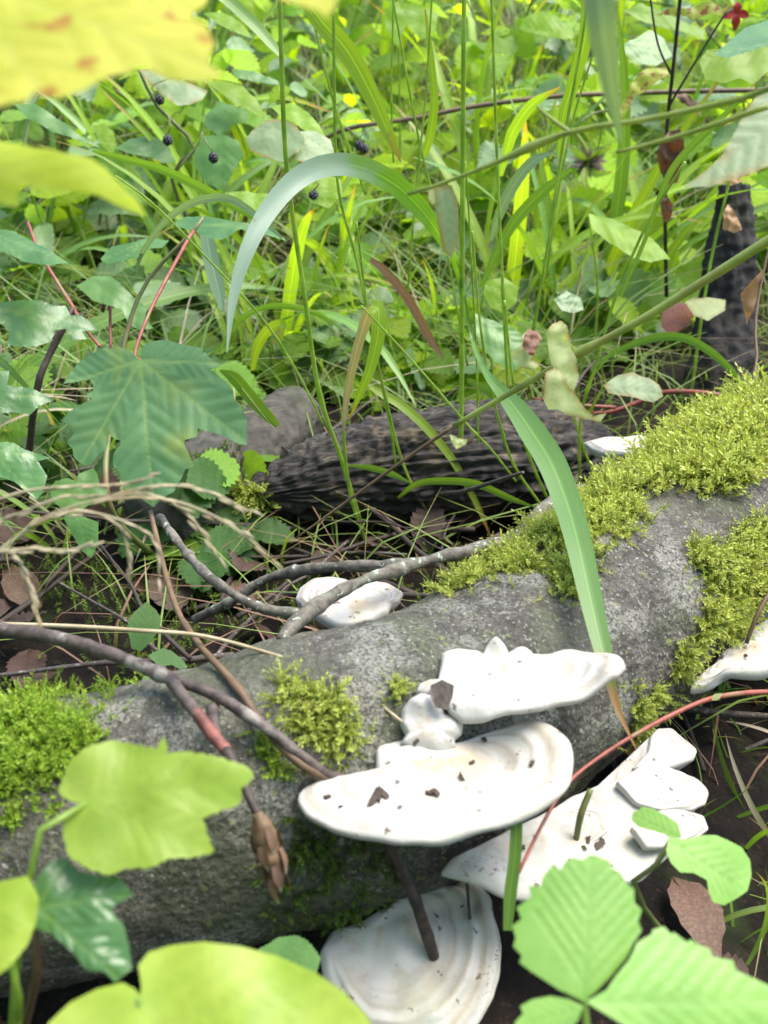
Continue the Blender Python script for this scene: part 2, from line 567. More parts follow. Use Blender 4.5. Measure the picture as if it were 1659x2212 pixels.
M['blade'] = blade_mat('green_grass_blade', (0.11, 0.22, 0.03), (0.165, 0.29, 0.05))
M['blade_big'] = blade_mat('broad_green_blade', (0.085, 0.19, 0.035), (0.115, 0.225, 0.05), (0.30, 0.14, 0.05), 0.3, 0.45, 0.05, None, 0.93)
M['blade_blue'] = blade_mat('bluish_green_blade', (0.165, 0.255, 0.165), (0.215, 0.305, 0.205), None, 0.3, 0.33, 0.1)
M['blade_yellow'] = blade_mat('yellow_green_blade', (0.21, 0.33, 0.02), (0.29, 0.42, 0.045), (0.38, 0.22, 0.05), 0.45, 0.45, 0.3, (30, 0.68, (0.22, 0.10, 0.03)), 0.9)
M['fine_grass'] = blade_mat('fine_grass_blade', (0.12, 0.215, 0.03), (0.20, 0.30, 0.07), (0.26, 0.22, 0.08), 0.4, 0.5, 0.5)

M['maple'] = leaf_mat('maple_leaf_green', (0.075, 0.170, 0.060), (0.11, 0.215, 0.075), (0.20, 0.29, 0.08), 0.38, 0.25, 26, None, 0, True, 0.08, mottle=(0.26, 0.31, 0.06))
M['maple_wet'] = leaf_mat('wet_green_leaf', (0.065, 0.17, 0.048), (0.105, 0.23, 0.062), (0.17, 0.28, 0.07), 0.26, 0.3, 40, None, 0, True, 0.15)
M['maple_yellow'] = leaf_mat('yellow_maple_leaf', (0.46, 0.49, 0.03), (0.60, 0.57, 0.07), (0.52, 0.54, 0.10), 0.65, 0.5, 30, (62, 0.565, (0.40, 0.17, 0.015)), 0, True, 0.05, tcol=(1.1, 1.1, 0.6))
M['lime_leaf'] = leaf_mat('lime_green_leaf', (0.28, 0.41, 0.04), (0.35, 0.47, 0.065), (0.28, 0.41, 0.05), 0.42, 0.45, 30, None, 0, True, 0.1, mottle=(0.22, 0.38, 0.04))
M['round_leaf'] = leaf_mat('round_lime_leaf', (0.28, 0.40, 0.03), (0.36, 0.46, 0.055), (0.25, 0.37, 0.04), 0.38, 0.35, 24, (42, 0.68, (0.10, 0.05, 0.03)), 0, True, 0.05, mottle=(0.24, 0.38, 0.02))
M['strawberry'] = leaf_mat('strawberry_leaf', (0.19, 0.38, 0.065), (0.26, 0.46, 0.10), (0.16, 0.33, 0.06), 0.42, 0.35, 40, None, 0, True, 0.08)
M['pale_leaf'] = leaf_mat('pale_leaf', (0.20, 0.29, 0.13), (0.28, 0.36, 0.19), (0.19, 0.25, 0.11), 0.5, 0.35, 40, None, 0, True, 0.1, edge=(0.30, 0.20, 0.05))
M['cream_leaf'] = leaf_mat('faded_cream_leaf', (0.50, 0.56, 0.24), (0.62, 0.66, 0.36), (0.48, 0.50, 0.22), 0.55, 0.5, 50, (90, 0.70, (0.22, 0.12, 0.05)), 0, True, 0.05, edge=(0.32, 0.17, 0.06))
M['bramble_green'] = leaf_mat('bramble_leaf_green', (0.085, 0.20, 0.045), (0.13, 0.26, 0.06), (0.11, 0.22, 0.05), 0.38, 0.35, 40, None, 0, True, 0.2)
M['bramble_lime'] = leaf_mat('bramble_leaf_lime', (0.20, 0.35, 0.02), (0.27, 0.42, 0.04), (0.18, 0.31, 0.03), 0.45, 0.6, 40, None, 0, True, 0.2, tcol=(2.0, 1.85, 0.35))
M['brown_leaf'] = leaf_mat('brown_dead_leaf', (0.13, 0.060, 0.030), (0.21, 0.105, 0.055), (0.09, 0.04, 0.02), 0.6, 0.25, 60, None, 0, True, 0.35, tcol=(1.2, 0.9, 0.6))
M['rust_leaf'] = leaf_mat('rusty_leaf', (0.11, 0.035, 0.020), (0.17, 0.060, 0.030), (0.09, 0.03, 0.02), 0.5, 0.25, 60, None, 0, True, 0.2, tcol=(1.2, 0.8, 0.6))
# leaves drawn as shared meshes, veins along the leaf's own length
M['bg_lime'] = leaf_mat('sunlit_lime_leaf', (0.29, 0.44, 0.018), (0.38, 0.53, 0.045), (0.23, 0.37, 0.02), 0.5, 0.62, 25, None, 0.3, False, 0.35, spec=0.3, tcol=(2.0, 1.85, 0.35))
M['bg_green'] = leaf_mat('fresh_green_leaf', (0.16, 0.30, 0.03), (0.22, 0.38, 0.055), (0.13, 0.26, 0.03), 0.5, 0.55, 25, None, 0.3, False, 0.35, spec=0.3, tcol=(2.0, 1.8, 0.4))
M['bg_dark'] = leaf_mat('deep_green_leaf', (0.055, 0.13, 0.030), (0.085, 0.18, 0.045), (0.12, 0.20, 0.06), 0.5, 0.5, 25, None, 0.3, False, 0.35, spec=0.3)
M['bg_mint'] = leaf_mat('mint_green_leaf', (0.14, 0.25, 0.09), (0.20, 0.31, 0.13), (0.12, 0.21, 0.07), 0.35, 0.4, 25, None, 0.3, False, 0.25, spec=0.6)
M['bg_spotted'] = leaf_mat('rust_spotted_leaf', (0.26, 0.32, 0.03), (0.33, 0.36, 0.04), (0.20, 0.25, 0.02), 0.5, 0.45, 25, (110, 0.55, (0.24, 0.09, 0.02)), 0.4, False, 0.2)
M['litter'] = leaf_mat('leaf_litter_brown', (0.055, 0.030, 0.017), (0.12, 0.066, 0.036), (0.06, 0.03, 0.02), 0.6, 0.15, 30, None, 0.5, False, 0.5, tcol=(1.1, 0.9, 0.7))
M['orange_litter'] = leaf_mat('orange_leaf_litter', (0.24, 0.10, 0.025), (0.33, 0.16, 0.05), (0.15, 0.06, 0.02), 0.5, 0.2, 30, None, 0.5, False, 0.25, tcol=(1.1, 0.9, 0.7))
M['berry'] = plain_mat('black_berry_skin', (0.012, 0.009, 0.016), 0.18)
M['crumb'] = plain_mat('dark_bark_crumb', (0.055, 0.036, 0.026), 0.8)
M['flake'] = wood_mat('bark_flake', (0.06, 0.045, 0.036), (0.14, 0.115, 0.095), None, 200, 0.8, None, 0.6, 0.001)
M['violet'] = plain_mat('violet_petal', (0.16, 0.09, 0.42), 0.5)
M['red_petal'] = plain_mat('red_petal', (0.55, 0.03, 0.02), 0.5)
M['seedhead'] = plain_mat('dry_seed_head', (0.15, 0.12, 0.08), 0.8)
M['rust_spot'] = leaf_mat('rust_blotched_leaf', (0.26, 0.32, 0.03), (0.33, 0.36, 0.04), (0.24, 0.12, 0.03), 0.5, 0.45, 25, (110, 0.52, (0.22, 0.08, 0.02)), 0, True, 0.2)
M['tan_leaf'] = leaf_mat('tan_dead_leaf', (0.30, 0.17, 0.07), (0.42, 0.27, 0.13), (0.24, 0.12, 0.05), 0.55, 0.35, 60, None, 0, True, 0.25, tcol=(1.2, 0.95, 0.6))
M['moss_ground'] = moss_mat('ground_moss', (0.05, 0.10, 0.012), (0.22, 0.32, 0.04), (0.13, 0.17, 0.03))
M['bud_scale'] = blade_mat('brown_bud_scale', (0.11, 0.055, 0.032), (0.19, 0.115, 0.075), (0.22, 0.20, 0.15), 0.15, 0.6, 0.4)
M['moss_green'] = moss_mat('vivid_green_moss', (0.07, 0.14, 0.010), (0.34, 0.50, 0.04), (0.26, 0.36, 0.04))
M['blade_arch'] = blade_mat('sky_sheen_blade', (0.13, 0.28, 0.025), (0.19, 0.36, 0.04), (0.235, 0.32, 0.235), 0.35, 0.33, 0.05, (45, 0.70, (0.16, 0.09, 0.03)), 0.50)  # grey-blue hanging half is sky sheen painted into the tip colour

# ---------------------------------------------------------------- the ground
def build_ground():
    xs = np.concatenate([np.linspace(-120, -4, 14)[:-1], np.linspace(-4, -1.6, 20)[:-1], np.linspace(-1.6, 1.6, 150), np.linspace(1.6, 4, 20)[1:], np.linspace(4, 120, 14)[1:]])
    ys = np.concatenate([np.linspace(-120, -1, 14)[:-1], np.linspace(-1, 3.4, 170), np.linspace(3.4, 8, 24)[1:], np.linspace(8, 250, 18)[1:]])
    vs = [(x, y, ground_z(x, y)) for y in ys for x in xs]
    nx = len(xs)
    fs = [(j * nx + i, j * nx + i + 1, (j + 1) * nx + i + 1, (j + 1) * nx + i) for j in range(len(ys) - 1) for i in range(nx - 1)]
    o = add('ground', make_mesh('ground', vs, fs, M['soil']))
    props(o, 'dark brown forest soil under the plants', None, None, 'structure')


build_ground()

# ---------------------------------------------------------------- the big grey log
LOG_PX = [(-420, 1880, .068), (-250, 1850, .068), (0, 1815, .069), (300, 1765, .070), (600, 1700, .075), (880, 1622, .076), (1060, 1512, .071), (1230, 1395, .070), (1420, 1268, .074), (1600, 1145, .080), (1850, 960, .084), (2250, 770, .08)]
LOG_Z = 0.080


def build_log():
    n, seg = 300, 110
    ctl = [on_z(u, v, LOG_Z) for u, v, r in LOG_PX]
    rad = [r for u, v, r in LOG_PX]
    c = spline(ctl, n)
    rr = spline([Vector((i, r, 0)) for i, r in enumerate(rad)], n)
    # radius by nearest control length
    L = [0.0]
    for a, b in zip(ctl, ctl[1:]): L.append(L[-1] + (b - a).length)
    vs, fs = [], []
    for i in range(n):
        t = (c[min(i + 1, n - 1)] - c[max(i - 1, 0)]).normalized()
        s = L[-1] * i / (n - 1)
        r = float(np.interp(s, L, rad))
        a = t.cross(Vector((0, 0, 1))).normalized()
        b = a.cross(t).normalized()
        for k in range(seg):
            an = 2 * math.pi * k / seg
            d = a * math.cos(an) + b * math.sin(an)
            p = c[i] + d * r
            q = r
            q += 0.0060 * noise.noise(p * 9) + 0.0030 * noise.noise(p * 26 + Vector((3, 1, 0)))
            q += 0.0012 * noise.noise(p * 110) + 0.0009 * noise.noise(p * 240)
            w_ = noise.noise(Vector((s * 22, an * 2.2, 1.7)))
            q -= 0.0032 * max(0.0, 1 - abs(w_) / .05) * max(0.0, noise.noise(p * 14 + Vector((9, 0, 0))) + .1)      # drying cracks
            q += 0.004 * math.exp(-((s - L[5] - 0.07) / 0.03) ** 2) * max(0, math.sin(an))
            vs.append(c[i] + d * q)
    for i in range(n - 1):
        for k in range(seg):
            k2 = (k + 1) % seg
            fs.append((i * seg + k, i * seg + k2, (i + 1) * seg + k2, (i + 1) * seg + k))
    fs.append(tuple(range(seg))[::-1])
    fs.append(tuple((n - 1) * seg + k for k in range(seg)))
    return vs, fs


log_vs, log_fs = build_log()
log_bvh = BVHTree.FromPolygons(log_vs, log_fs)
log_base = Vector((0.05, 0.47, 0.0))
log = thing('fallen_log', 'thick grey fallen trunk with moss patches and white bracket fungi', 'log', log_base)
mobj('bark', log_vs, log_fs, M['bark'], log)


def on_log(u, v):
    d = ray(u, v).normalized()
    h = log_bvh.ray_cast(CAM, d)
    if h[0] is None: return None
    return h[0], (h[1] if h[1].dot(d) < 0 else -h[1])


# ---------------------------------------------------------------- moss
def frond_variant(seed):
    r = random.Random(seed)
    vs, fs, tint = [], [], []
    bend = Vector((r.uniform(-.35, .35), r.uniform(-.35, .35), 0))

    def c(t):
        return Vector((0, 0, t)) + bend * t * t
    for k in range(5):                                    # stem
        t = k / 4
        w = 0.05 * (1 - t * .7)
        p = c(t)
        vs += [p + Vector((w, 0, 0)), p - Vector((w, 0, 0))]
        tint += [t * .8] * 2
    for k in range(4): fs.append((2 * k, 2 * k + 1, 2 * k + 3, 2 * k + 2))
    for k in range(17):
        t = 0.12 + 0.88 * k / 16
        an = k * 2.4 + r.uniform(-.4, .4)
        l = 0.36 * (1 - t * 0.55) * r.uniform(.75, 1.2)
        d = Vector((math.cos(an), math.sin(an), r.uniform(.7, 1.5))).normalized()
        s = d.cross(Vector((0, 0, 1))).normalized() * l * 0.19
        p = c(t)
        o = len(vs)
        vs += [p, p + d * l * .5 + s, p + d * l, p + d * l * .5 - s]
        tint += [t * .7, t, min(1, t + .35), t]
        fs += [(o, o + 1, o + 2, o + 3)]
    return np.array([tuple(v) for v in vs]), np.array(fs), np.array(tint)


FRONDS = [frond_variant(s) for s in range(6)]


def scatter(variants, mats):
    """one mesh from many placed copies: mats is a list of (variant, 3x3 as np, location, tint offset)"""
    V, F, T = [], [], []
    off = 0
    for k, m3, loc, dt in mats:
        v, f, t = variants[k]
        V.append(v @ m3.T + loc)
        F.append(f + off)
        T.append(np.clip(t * 0.75 + dt, 0, 1))
        off += len(v)
    return np.concatenate(V), np.concatenate(F), np.concatenate(T)


def frame(z, spin):
    z = Vector(z).normalized()
    x = z.orthogonal().normalized()
    y = z.cross(x)
    m = Matrix((x, y, z)).transposed() @ Matrix.Rotation(spin, 3, 'Z')
    return np.array(m)


def in_poly(u, v, poly):
    c = False
    j = len(poly) - 1
    for i in range(len(poly)):
        (x1, y1), (x2, y2) = poly[i], poly[j]
        if (y1 > v) != (y2 > v) and u < (x2 - x1) * (v - y1) / (y2 - y1) + x1:
            c = not c
        j = i
    return c


def moss_object(placed, mat, parent, name='moss'):
    V, F, T = scatter(FRONDS, placed)
    o = mobj(name, V, [tuple(f) for f in F.tolist()], mat, parent, smooth=False, attrs={'tint': T})
    o['kind'] = 'stuff'
    return o


def moss_patch(poly, count, size, mat, thick=0.0, over=0.0, lean=0.6, clump=18.0, thr=-0.25):
    us, vv = [p[0] for p in poly], [p[1] for p in poly]
    placed = []
    tries = 0
    while len(placed) < count and tries < count * 8:
        tries += 1
        u, v = rnd.uniform(min(us), max(us)), rnd.uniform(min(vv), max(vv))
        if not in_poly(u, v, poly): continue
        ju = abs(rnd.gauss(0, 1))
        stray = rnd.random() < .35
        h = on_log(u + rnd.gauss(0, 18) * stray, v + rnd.gauss(0, 18) * stray)
        if h is None: continue
        p, n = h
        cl = noise.noise(p * clump * 3)
        if cl < thr + rnd.uniform(-.2, .2): continue
        if over and rnd.random() < over:                 # the cushion goes on over the crest
            q = log_bvh.ray_cast(p + Vector((rnd.uniform(-.02, .02), rnd.uniform(.0, .07), .2)), Vector((0, 0, -1)))
            if q[0] is None: continue
            p, n = q[0], (q[1] if q[1].z > 0 else -q[1])
        d = (Vector(n) + Vector((rnd.gauss(0, lean), rnd.gauss(0, lean), rnd.gauss(0, lean * .5) + .1))).normalized()
        if d.dot(n) < 0.05: d = (d + Vector(n) * .6).normalized()
        s = rnd.uniform(*size) * (1 + 0.6 * cl) * (.65 if stray else 1)
        lift = thick * max(0, .5 + cl) * rnd.random()
        placed.append((rnd.randrange(6), frame(d, rnd.uniform(0, 6.28)) * s, np.array(p + Vector(n) * (lift - .001)), rnd.uniform(-.1, .3)))
    if placed:
        moss_object(placed, mat, log)


MP = dict(
    crest=[(1260, 1075), (1300, 1010), (1340, 960), (1390, 925), (1440, 890), (1500, 865), (1560, 860), (1620, 880), (1659, 895), (1740, 890), (1740, 950), (1640, 960), (1625, 1010), (1590, 1040), (1540, 1050), (1480, 1030), (1420, 1045), (1380, 1060), (1330, 1075), (1300, 1100)],
    saddle=[(950, 1290), (990, 1240), (1040, 1200), (1100, 1165), (1160, 1140), (1215, 1120), (1260, 1085), (1330, 1080), (1380, 1095), (1360, 1120), (1310, 1135), (1270, 1150), (1250, 1200), (1250, 1260), (1240, 1290), (1190, 1262), (1140, 1235), (1090, 1230), (1040, 1240), (1000, 1262)],
    flank=[(1490, 1170), (1530, 1200), (1570, 1215), (1600, 1150), (1620, 1110), (1650, 1130), (1700, 1200), (1680, 1280), (1640, 1310), (1600, 1330), (1570, 1370), (1530, 1400), (1490, 1430), (1470, 1470), (1450, 1460), (1480, 1410), (1510, 1370), (1525, 1310), (1525, 1250), (1500, 1210)],
    left=[(-160, 1560), (0, 1545), (80, 1545), (160, 1558), (240, 1590), (200, 1620), (150, 1640), (120, 1690), (130, 1740), (60, 1760), (0, 1800), (-160, 1820)],
    middle=[(580, 1460), (620, 1445), (660, 1455), (650, 1480), (690, 1500), (740, 1510), (780, 1560), (765, 1585), (750, 1610), (760, 1650), (740, 1660), (700, 1610), (660, 1600), (620, 1580), (590, 1540), (600, 1500)],
    dot=[(840, 1485), (862, 1475), (882, 1490), (870, 1510), (845, 1508)],
    stub=[(545, 1580), (600, 1590), (640, 1620), (650, 1680), (600, 1690), (560, 1640)],
    lower=[(1370, 1480), (1440, 1470), (1460, 1520), (1430, 1590), (1390, 1640), (1350, 1640), (1370, 1560)],
    dark=[(600, 1760), (760, 1800), (900, 1830), (900, 1920), (780, 1990), (640, 2010), (560, 1960), (580, 1850)],
    streak=[(1280, 1095), (1380, 1085), (1420, 1120), (1370, 1160), (1310, 1180), (1290, 1210), (1260, 1190)],
)
moss_patch(MP['crest'], 3800, (.013, .023), M['moss'], .004, .30, 1.0, 12, -.6)
moss_patch(MP['saddle'], 2300, (.007, .014), M['moss'], .002, .15, 1.1, 16, -.2)
moss_patch(MP['flank'], 1700, (.007, .014), M['moss'], .002, 0, 1.1, 16, -.2)
moss_patch(MP['left'], 3000, (.007, .013), M['moss_green'], .004, .15, .8, 14, -.3)
moss_patch(MP['middle'], 300, (.006, .013), M['moss'], .0, 0, 1.3, 20, -.02)
moss_patch(MP['dot'], 70, (.004, .007), M['moss'], .001, 0, .5, 14, -1)
moss_patch(MP['stub'], 120, (.004, .009), M['moss_green'], .0, 0, .8, 22, -.05)
moss_patch(MP['lower'], 300, (.004, .009), M['moss'], .001, 0, .8, 22, 0)
moss_patch(MP['dark'], 420, (.004, .009), M['moss_dark'], .001, 0, .8, 22, 0)
moss_patch(MP['streak'], 160, (.006, .012), M['moss'], .0, 0, .9, 22, 0)


# ---------------------------------------------------------------- bracket fungi
def resample(poly, n, smooth=1):
    pts = [np.array(p, float) for p in poly]
    ex = pts + pts[:1]
    L = [0]
    for a, b in zip(ex, ex[1:]): L.append(L[-1] + np.linalg.norm(b - a))
    out = np.array([[np.interp(L[-1] * k / n, L, [e[i] for e in ex]) for i in range(len(pts[0]))] for k in range(n)])
    for _ in range(smooth):
        out = 0.25 * np.roll(out, 1, 0) + 0.5 * out + 0.25 * np.roll(out, -1, 0)
    return out


def plane_basis(n):
    n = Vector(n).normalized()
    e1 = Vector((1, 0, 0)) - n * n.x
    e1.normalize()
    return e1, n.cross(e1), n


def to_plane(u, v, p0, n):
    r = ray(u, v)
    return CAM + r * ((p0 - CAM).dot(n) / r.dot(n))


def shelf(name, poly, p0, n, centre, parent, rim=.006, base=.016, dome=.003, lifts=(), zone=.0007, seed=0.0, nb=150, sm=2, wob=.002):
    e1, e2, n = plane_basis(n)

    def loc(u, v):
        q = to_plane(u, v, p0, n) - p0
        return np.array([q.dot(e1), q.dot(e2)])
    b = resample([loc(*q) for q in poly], nb, sm)
    c = loc(*centre)
    lf = [(loc(u, v), abs(loc(u + ru, v)[0] - loc(u, v)[0]), h) for u, v, ru, h in lifts]
    ts = [0.02] + [k / 26 for k in range(1, 23)] + [.88, .91, .935, .955, .972, .986, .995, 1.0]
    T0 = 0.86
    V, Z, U, B, K = [], [], [], [], []
    reach = np.linalg.norm(b - c, axis=1)
    ringed = np.clip(reach / reach.max() * 1.9 - .75, 0, 1) * (1.0 if zone > 0 else 0.0)

    def field(q, t):
        h = dome * (1 - t * t)
        for (lc, lr, lh) in lf:
            h += lh * math.exp(-float(((q - lc) ** 2).sum()) / (lr * lr))
        P3 = Vector((q[0] * 1.0 + seed, q[1], 0))
        h += wob * noise.noise(P3 * 38) + wob * .45 * noise.noise(P3 * 90)
        return h
    rings = []
    for side in (0, 1):
        for t in (ts if side == 0 else ts[:-1][::-1]):
            row = []
            for k in range(nb):
                # rings follow the rim outside and get rounder inside
                q = c + (b[k] - c) * t
                h = field(q, t)
                s = max(0.0, (t - T0) / (1 - T0))
                rd = math.sqrt(max(0.0, 1 - s * s))
                r_ = rim * (1 + .25 * noise.noise(Vector((b[k][0] * 40, b[k][1] * 40, seed + 5))))
                tw = t + .05 * noise.noise(Vector((q[0] * 22, q[1] * 22, seed)))
                zz = zone * (math.sin(tw * 44) * (.4 + noise.noise(Vector((tw * 7, seed, q[0] * 8)))) + 1.1 * noise.noise(Vector((tw * 9, seed + 3, 0)))) * max(0, t * 1.3 - .3) * ringed[k]
                if side == 0:
                    z = h - r_ * .5 + r_ * .5 * rd + zz * (rd if s > 0 else 1)
                else:
                    z = h - r_ * .5 - r_ * .5 * rd - (base - rim) * max(0, 1 - t) ** .9
                row.append(len(V))
                V.append(p0 + e1 * q[0] + e2 * q[1] + n * z)
                Z.append(t); U.append(float(side)); B.append((1 - t) ** 1.5); K.append(ringed[k])
            rings.append(row)
    F = []
    for r0, r1 in zip(rings, rings[1:]):
        for k in range(nb):
            k2 = (k + 1) % nb
            F.append((r0[k], r0[k2], r1[k2], r1[k]))
    F.append(tuple(rings[0])[::-1])
    F.append(tuple(rings[-1]))
    # face winding: make the top look along n
    a, bb, cc = (V[i] for i in F[0][:3])
    if (bb - a).cross(cc - a).dot(n) < 0: F = [f[::-1] for f in F]
    return mobj(name, V, F, M['fungus'], parent, attrs={'zone': Z, 'under': U, 'base': B, 'ringed': K})


A_LOW = [(640, 1722), (645, 1700), (665, 1688), (700, 1683), (735, 1692), (765, 1702), (792, 1692), (815, 1670), (810, 1652), (812, 1632), (808, 1615), (822, 1604), (842, 1606), (850, 1588), (868, 1592), (885, 1606), (930, 1612), (1000, 1600), (1040, 1580), (1090, 1566), (1150, 1561), (1200, 1573), (1230, 1600), (1241, 1640), (1235, 1680), (1210, 1715), (1160, 1745), (1090, 1775), (1010, 1795), (930, 1808), (860, 1811), (780, 1800), (710, 1780), (660, 1755)]
A_COL = [(866, 1605), (878, 1585), (866, 1560), (870, 1530), (886, 1508), (910, 1496), (935, 1500), (942, 1520), (958, 1528), (962, 1540), (984, 1546), (1003, 1562), (1000, 1585), (984, 1598), (990, 1615), (965, 1630), (925, 1632), (890, 1622)]
A_UP = [(945, 1465), (952, 1430), (955, 1410), (985, 1397), (1030, 1399), (1050, 1408), (1052, 1394), (1070, 1387), (1092, 1395), (1102, 1410), (1125, 1402), (1150, 1410), (1168, 1421), (1198, 1418), (1230, 1405), (1275, 1401), (1320, 1407), (1345, 1424), (1353, 1445), (1335, 1465), (1300, 1478), (1240, 1500), (1180, 1520), (1110, 1537), (1050, 1546), (1000, 1541), (970, 1525), (960, 1505)]
A_BIT = [(898, 1492), (905, 1474), (930, 1466), (955, 1468), (940, 1490), (918, 1499)]
B_OUT = [(637, 1290), (645, 1268), (675, 1248), (710, 1243), (740, 1250), (760, 1259), (800, 1252), (840, 1255), (873, 1275), (862, 1293), (845, 1300), (838, 1318), (800, 1338), (760, 1350), (725, 1352), (690, 1332), (660, 1312)]
C_OUT = [(1490, 1482), (1500, 1462), (1538, 1438), (1560, 1405), (1590, 1392), (1610, 1370), (1625, 1345), (1659, 1330), (1750, 1318), (1810, 1360), (1770, 1420), (1659, 1445), (1600, 1448), (1560, 1452), (1530, 1472)]
D_OUT = [(1258, 948), (1300, 940), (1350, 941), (1400, 938), (1440, 950), (1430, 972), (1380, 980), (1340, 981), (1300, 976), (1275, 962)]
E_OUT = [(955, 1880), (975, 1852), (1010, 1838), (1060, 1810), (1110, 1785), (1160, 1760), (1200, 1740), (1240, 1712), (1290, 1692), (1350, 1668), (1388, 1645), (1408, 1622), (1408, 1592), (1420, 1577), (1450, 1575), (1478, 1600), (1506, 1620), (1500, 1640), (1466, 1652), (1440, 1655), (1472, 1664), (1505, 1680), (1533, 1706), (1530, 1732), (1500, 1748), (1530, 1764), (1533, 1790), (1500, 1805), (1450, 1845), (1420, 1872), (1390, 1898), (1340, 1905), (1280, 1915), (1220, 1930), (1160, 1948), (1100, 1942), (1050, 1922), (1000, 1900)]
F_OUT = [(690, 2060), (715, 2010), (780, 1990), (830, 1960), (880, 1930), (905, 1900), (922, 1884), (960, 1888), (1012, 1893), (1042, 1910), (1062, 1940), (1066, 1980), (1082, 2010), (1087, 2040), (1083, 2100), (1068, 2150), (1040, 2200), (995, 2255), (900, 2290), (800, 2275), (740, 2210), (700, 2130)]

Zup = Vector((0, 0, 1))
ha, _ = on_log(880, 1640)
fung = thing('bracket_fungus', 'largest white bracket fungus in two tiers on the front of the grey trunk', 'fungus', ha, 'white bracket fungi')
shelf('lower_shelf', A_LOW, ha + Zup * .006, (0, 0, 1), (910, 1652), fung, .0075, .026, .001,
      [(1075, 1622, 50, -.010), (1175, 1572, 60, .005), (1228, 1620, 40, .004), (690, 1735, 60, .001), (880, 1640, 50, .004), (1040, 1680, 60, .002)], .0009, 1.0)
hc, _ = on_log(935, 1560)
shelf('lobe', A_COL, hc + Vector((0, -.008, .006)), (.1, -.6, .75), (930, 1575), fung, .009, .035, .003, [(905, 1518, 24, .004), (978, 1575, 24, .003), (935, 1610, 26, .002)], .0, 2.0, 110, 0, .003)
hu, _ = on_log(1040, 1425)
shelf('upper_shelf', A_UP, hu + Zup * .010, (.02, -.08, 1), (1030, 1440), fung, .0062, .020, .001,
      [(990, 1425, 40, .004), (1070, 1392, 18, .004), (1130, 1405, 16, .002), (1090, 1440, 40, -.003), (1230, 1460, 40, -.002), (1325, 1430, 40, .004)], .0005, 3.0, 190, 0, .004)
hb_, _ = on_log(930, 1480)
shelf('small_lobe', A_BIT, hb_ + Vector((0, -.006, .006)), (0, -.3, .9), (925, 1482), fung, .007, .014, .002, [], .0, 4.0, 60)
tf = thing('bracket_fungus', 'small smooth white bracket fungus under the lichen branch, behind the trunk crest', 'fungus', on_z(760, 1300, .128), 'white bracket fungi')
shelf('shelf', B_OUT, on_z(760, 1300, .132), (0, -.12, 1), (770, 1318), tf, .007, .016, .002, [(700, 1270, 60, .003)], .0003, 5.0)
hcx, _ = on_log(1570, 1395)
tf = thing('bracket_fungus', 'cream bracket fungus below the hanging moss on the thick end of the trunk', 'fungus', hcx, 'white bracket fungi')
shelf('shelf', C_OUT, hcx + Zup * .002, (0, -.05, 1), (1640, 1390), tf, .008, .02, .002, [(1650, 1370, 60, -.003)], .0006, 6.0)
tf = thing('bracket_fungus', 'thin grey-white bracket fungus jutting from behind the thick moss cushion', 'fungus', on_z(1370, 960, .10), 'white bracket fungi')
shelf('shelf', D_OUT, on_z(1330, 962, .125), (-.15, -.1, 1), (1400, 960), tf, .008, .03, .001, [], .0003, 7.0, 90)
tf = thing('bracket_fungus', 'broad white bracket fungus with lobed edge low on the trunk, behind the toothed leaf', 'fungus', on_z(1200, 1800, .05), 'white bracket fungi')
shelf('shelf', E_OUT, on_z(1250, 1790, .078), (.25, -.28, 1), (1190, 1790), tf, .0065, .02, .001,
      [(1440, 1600, 45, .004), (1500, 1705, 40, .003), (1515, 1780, 30, .002), (1300, 1760, 90, -.003), (1060, 1870, 50, .003)], .0010, 8.0, 220, 1, .004)
for q_, c_, dz_, nn_, sd_ in (([(1330, 1690), (1390, 1650), (1440, 1648), (1480, 1662), (1512, 1682), (1536, 1708), (1528, 1735), (1495, 1752), (1440, 1750), (1380, 1735)], (1370, 1700), .0815, (.2, -.35, 1), 11.0), ([(1370, 1655), (1400, 1625), (1404, 1592), (1420, 1574), (1452, 1573), (1480, 1598), (1508, 1620), (1500, 1642), (1460, 1655), (1410, 1665)], (1420, 1630), .084, (.3, -.3, 1), 12.0), ([(1360, 1790), (1420, 1750), (1480, 1748), (1525, 1758), (1538, 1785), (1510, 1808), (1460, 1825), (1400, 1830)], (1400, 1790), .0785, (.25, -.3, 1), 13.0), ([(1020, 1850), (1070, 1815), (1130, 1790), (1200, 1765), (1260, 1740), (1310, 1750), (1320, 1790), (1270, 1830), (1200, 1860), (1120, 1880), (1050, 1880)], (1170, 1790), .082, (.25, -.3, 1), 14.0)):
    shelf('lobe', q_, on_z(c_[0], c_[1], dz_), nn_, c_, tf, .004, .012, .0, [], .0009, sd_, 90, 1, .003)
tf = thing('bracket_fungus', 'ringed grey-white bracket fungus pierced by a dark twig at the foot of the trunk', 'fungus', on_z(850, 2080, .02), 'white bracket fungi')
shelf('shelf', F_OUT, on_z(880, 2080, .035), (.08, -.30, 1), (800, 2010), tf, .008, .02, .004, [(1040, 2000, 60, .003)], .0026, 9.0, 180, 1, .005)

def crumb_mesh(seed, s):
    r = random.Random(seed)
    vs = [Vector((x * r.uniform(.2, 1.3), y * r.uniform(.2, 1.2), z * r.uniform(.3, .9))) * s for x in (-1, 1) for y in (-.6, .6) for z in (-.5, .5)]
    fs = [(0, 1, 3, 2), (4, 6, 7, 5), (0, 4, 5, 1), (2, 3, 7, 6), (0, 2, 6, 4), (1, 5, 7, 3)]
    return make_mesh('crumb', [tuple(v) for v in vs], fs, M['crumb'], smooth=False)


bpy.context.view_layer.update()
dg = bpy.context.evaluated_depsgraph_get()


def hit_scene(u, v):
    ok, loc, nor, idx, ob, mat = scene.ray_cast(dg, CAM, ray(u, v).normalized())
    return (loc, nor, ob) if ok else None


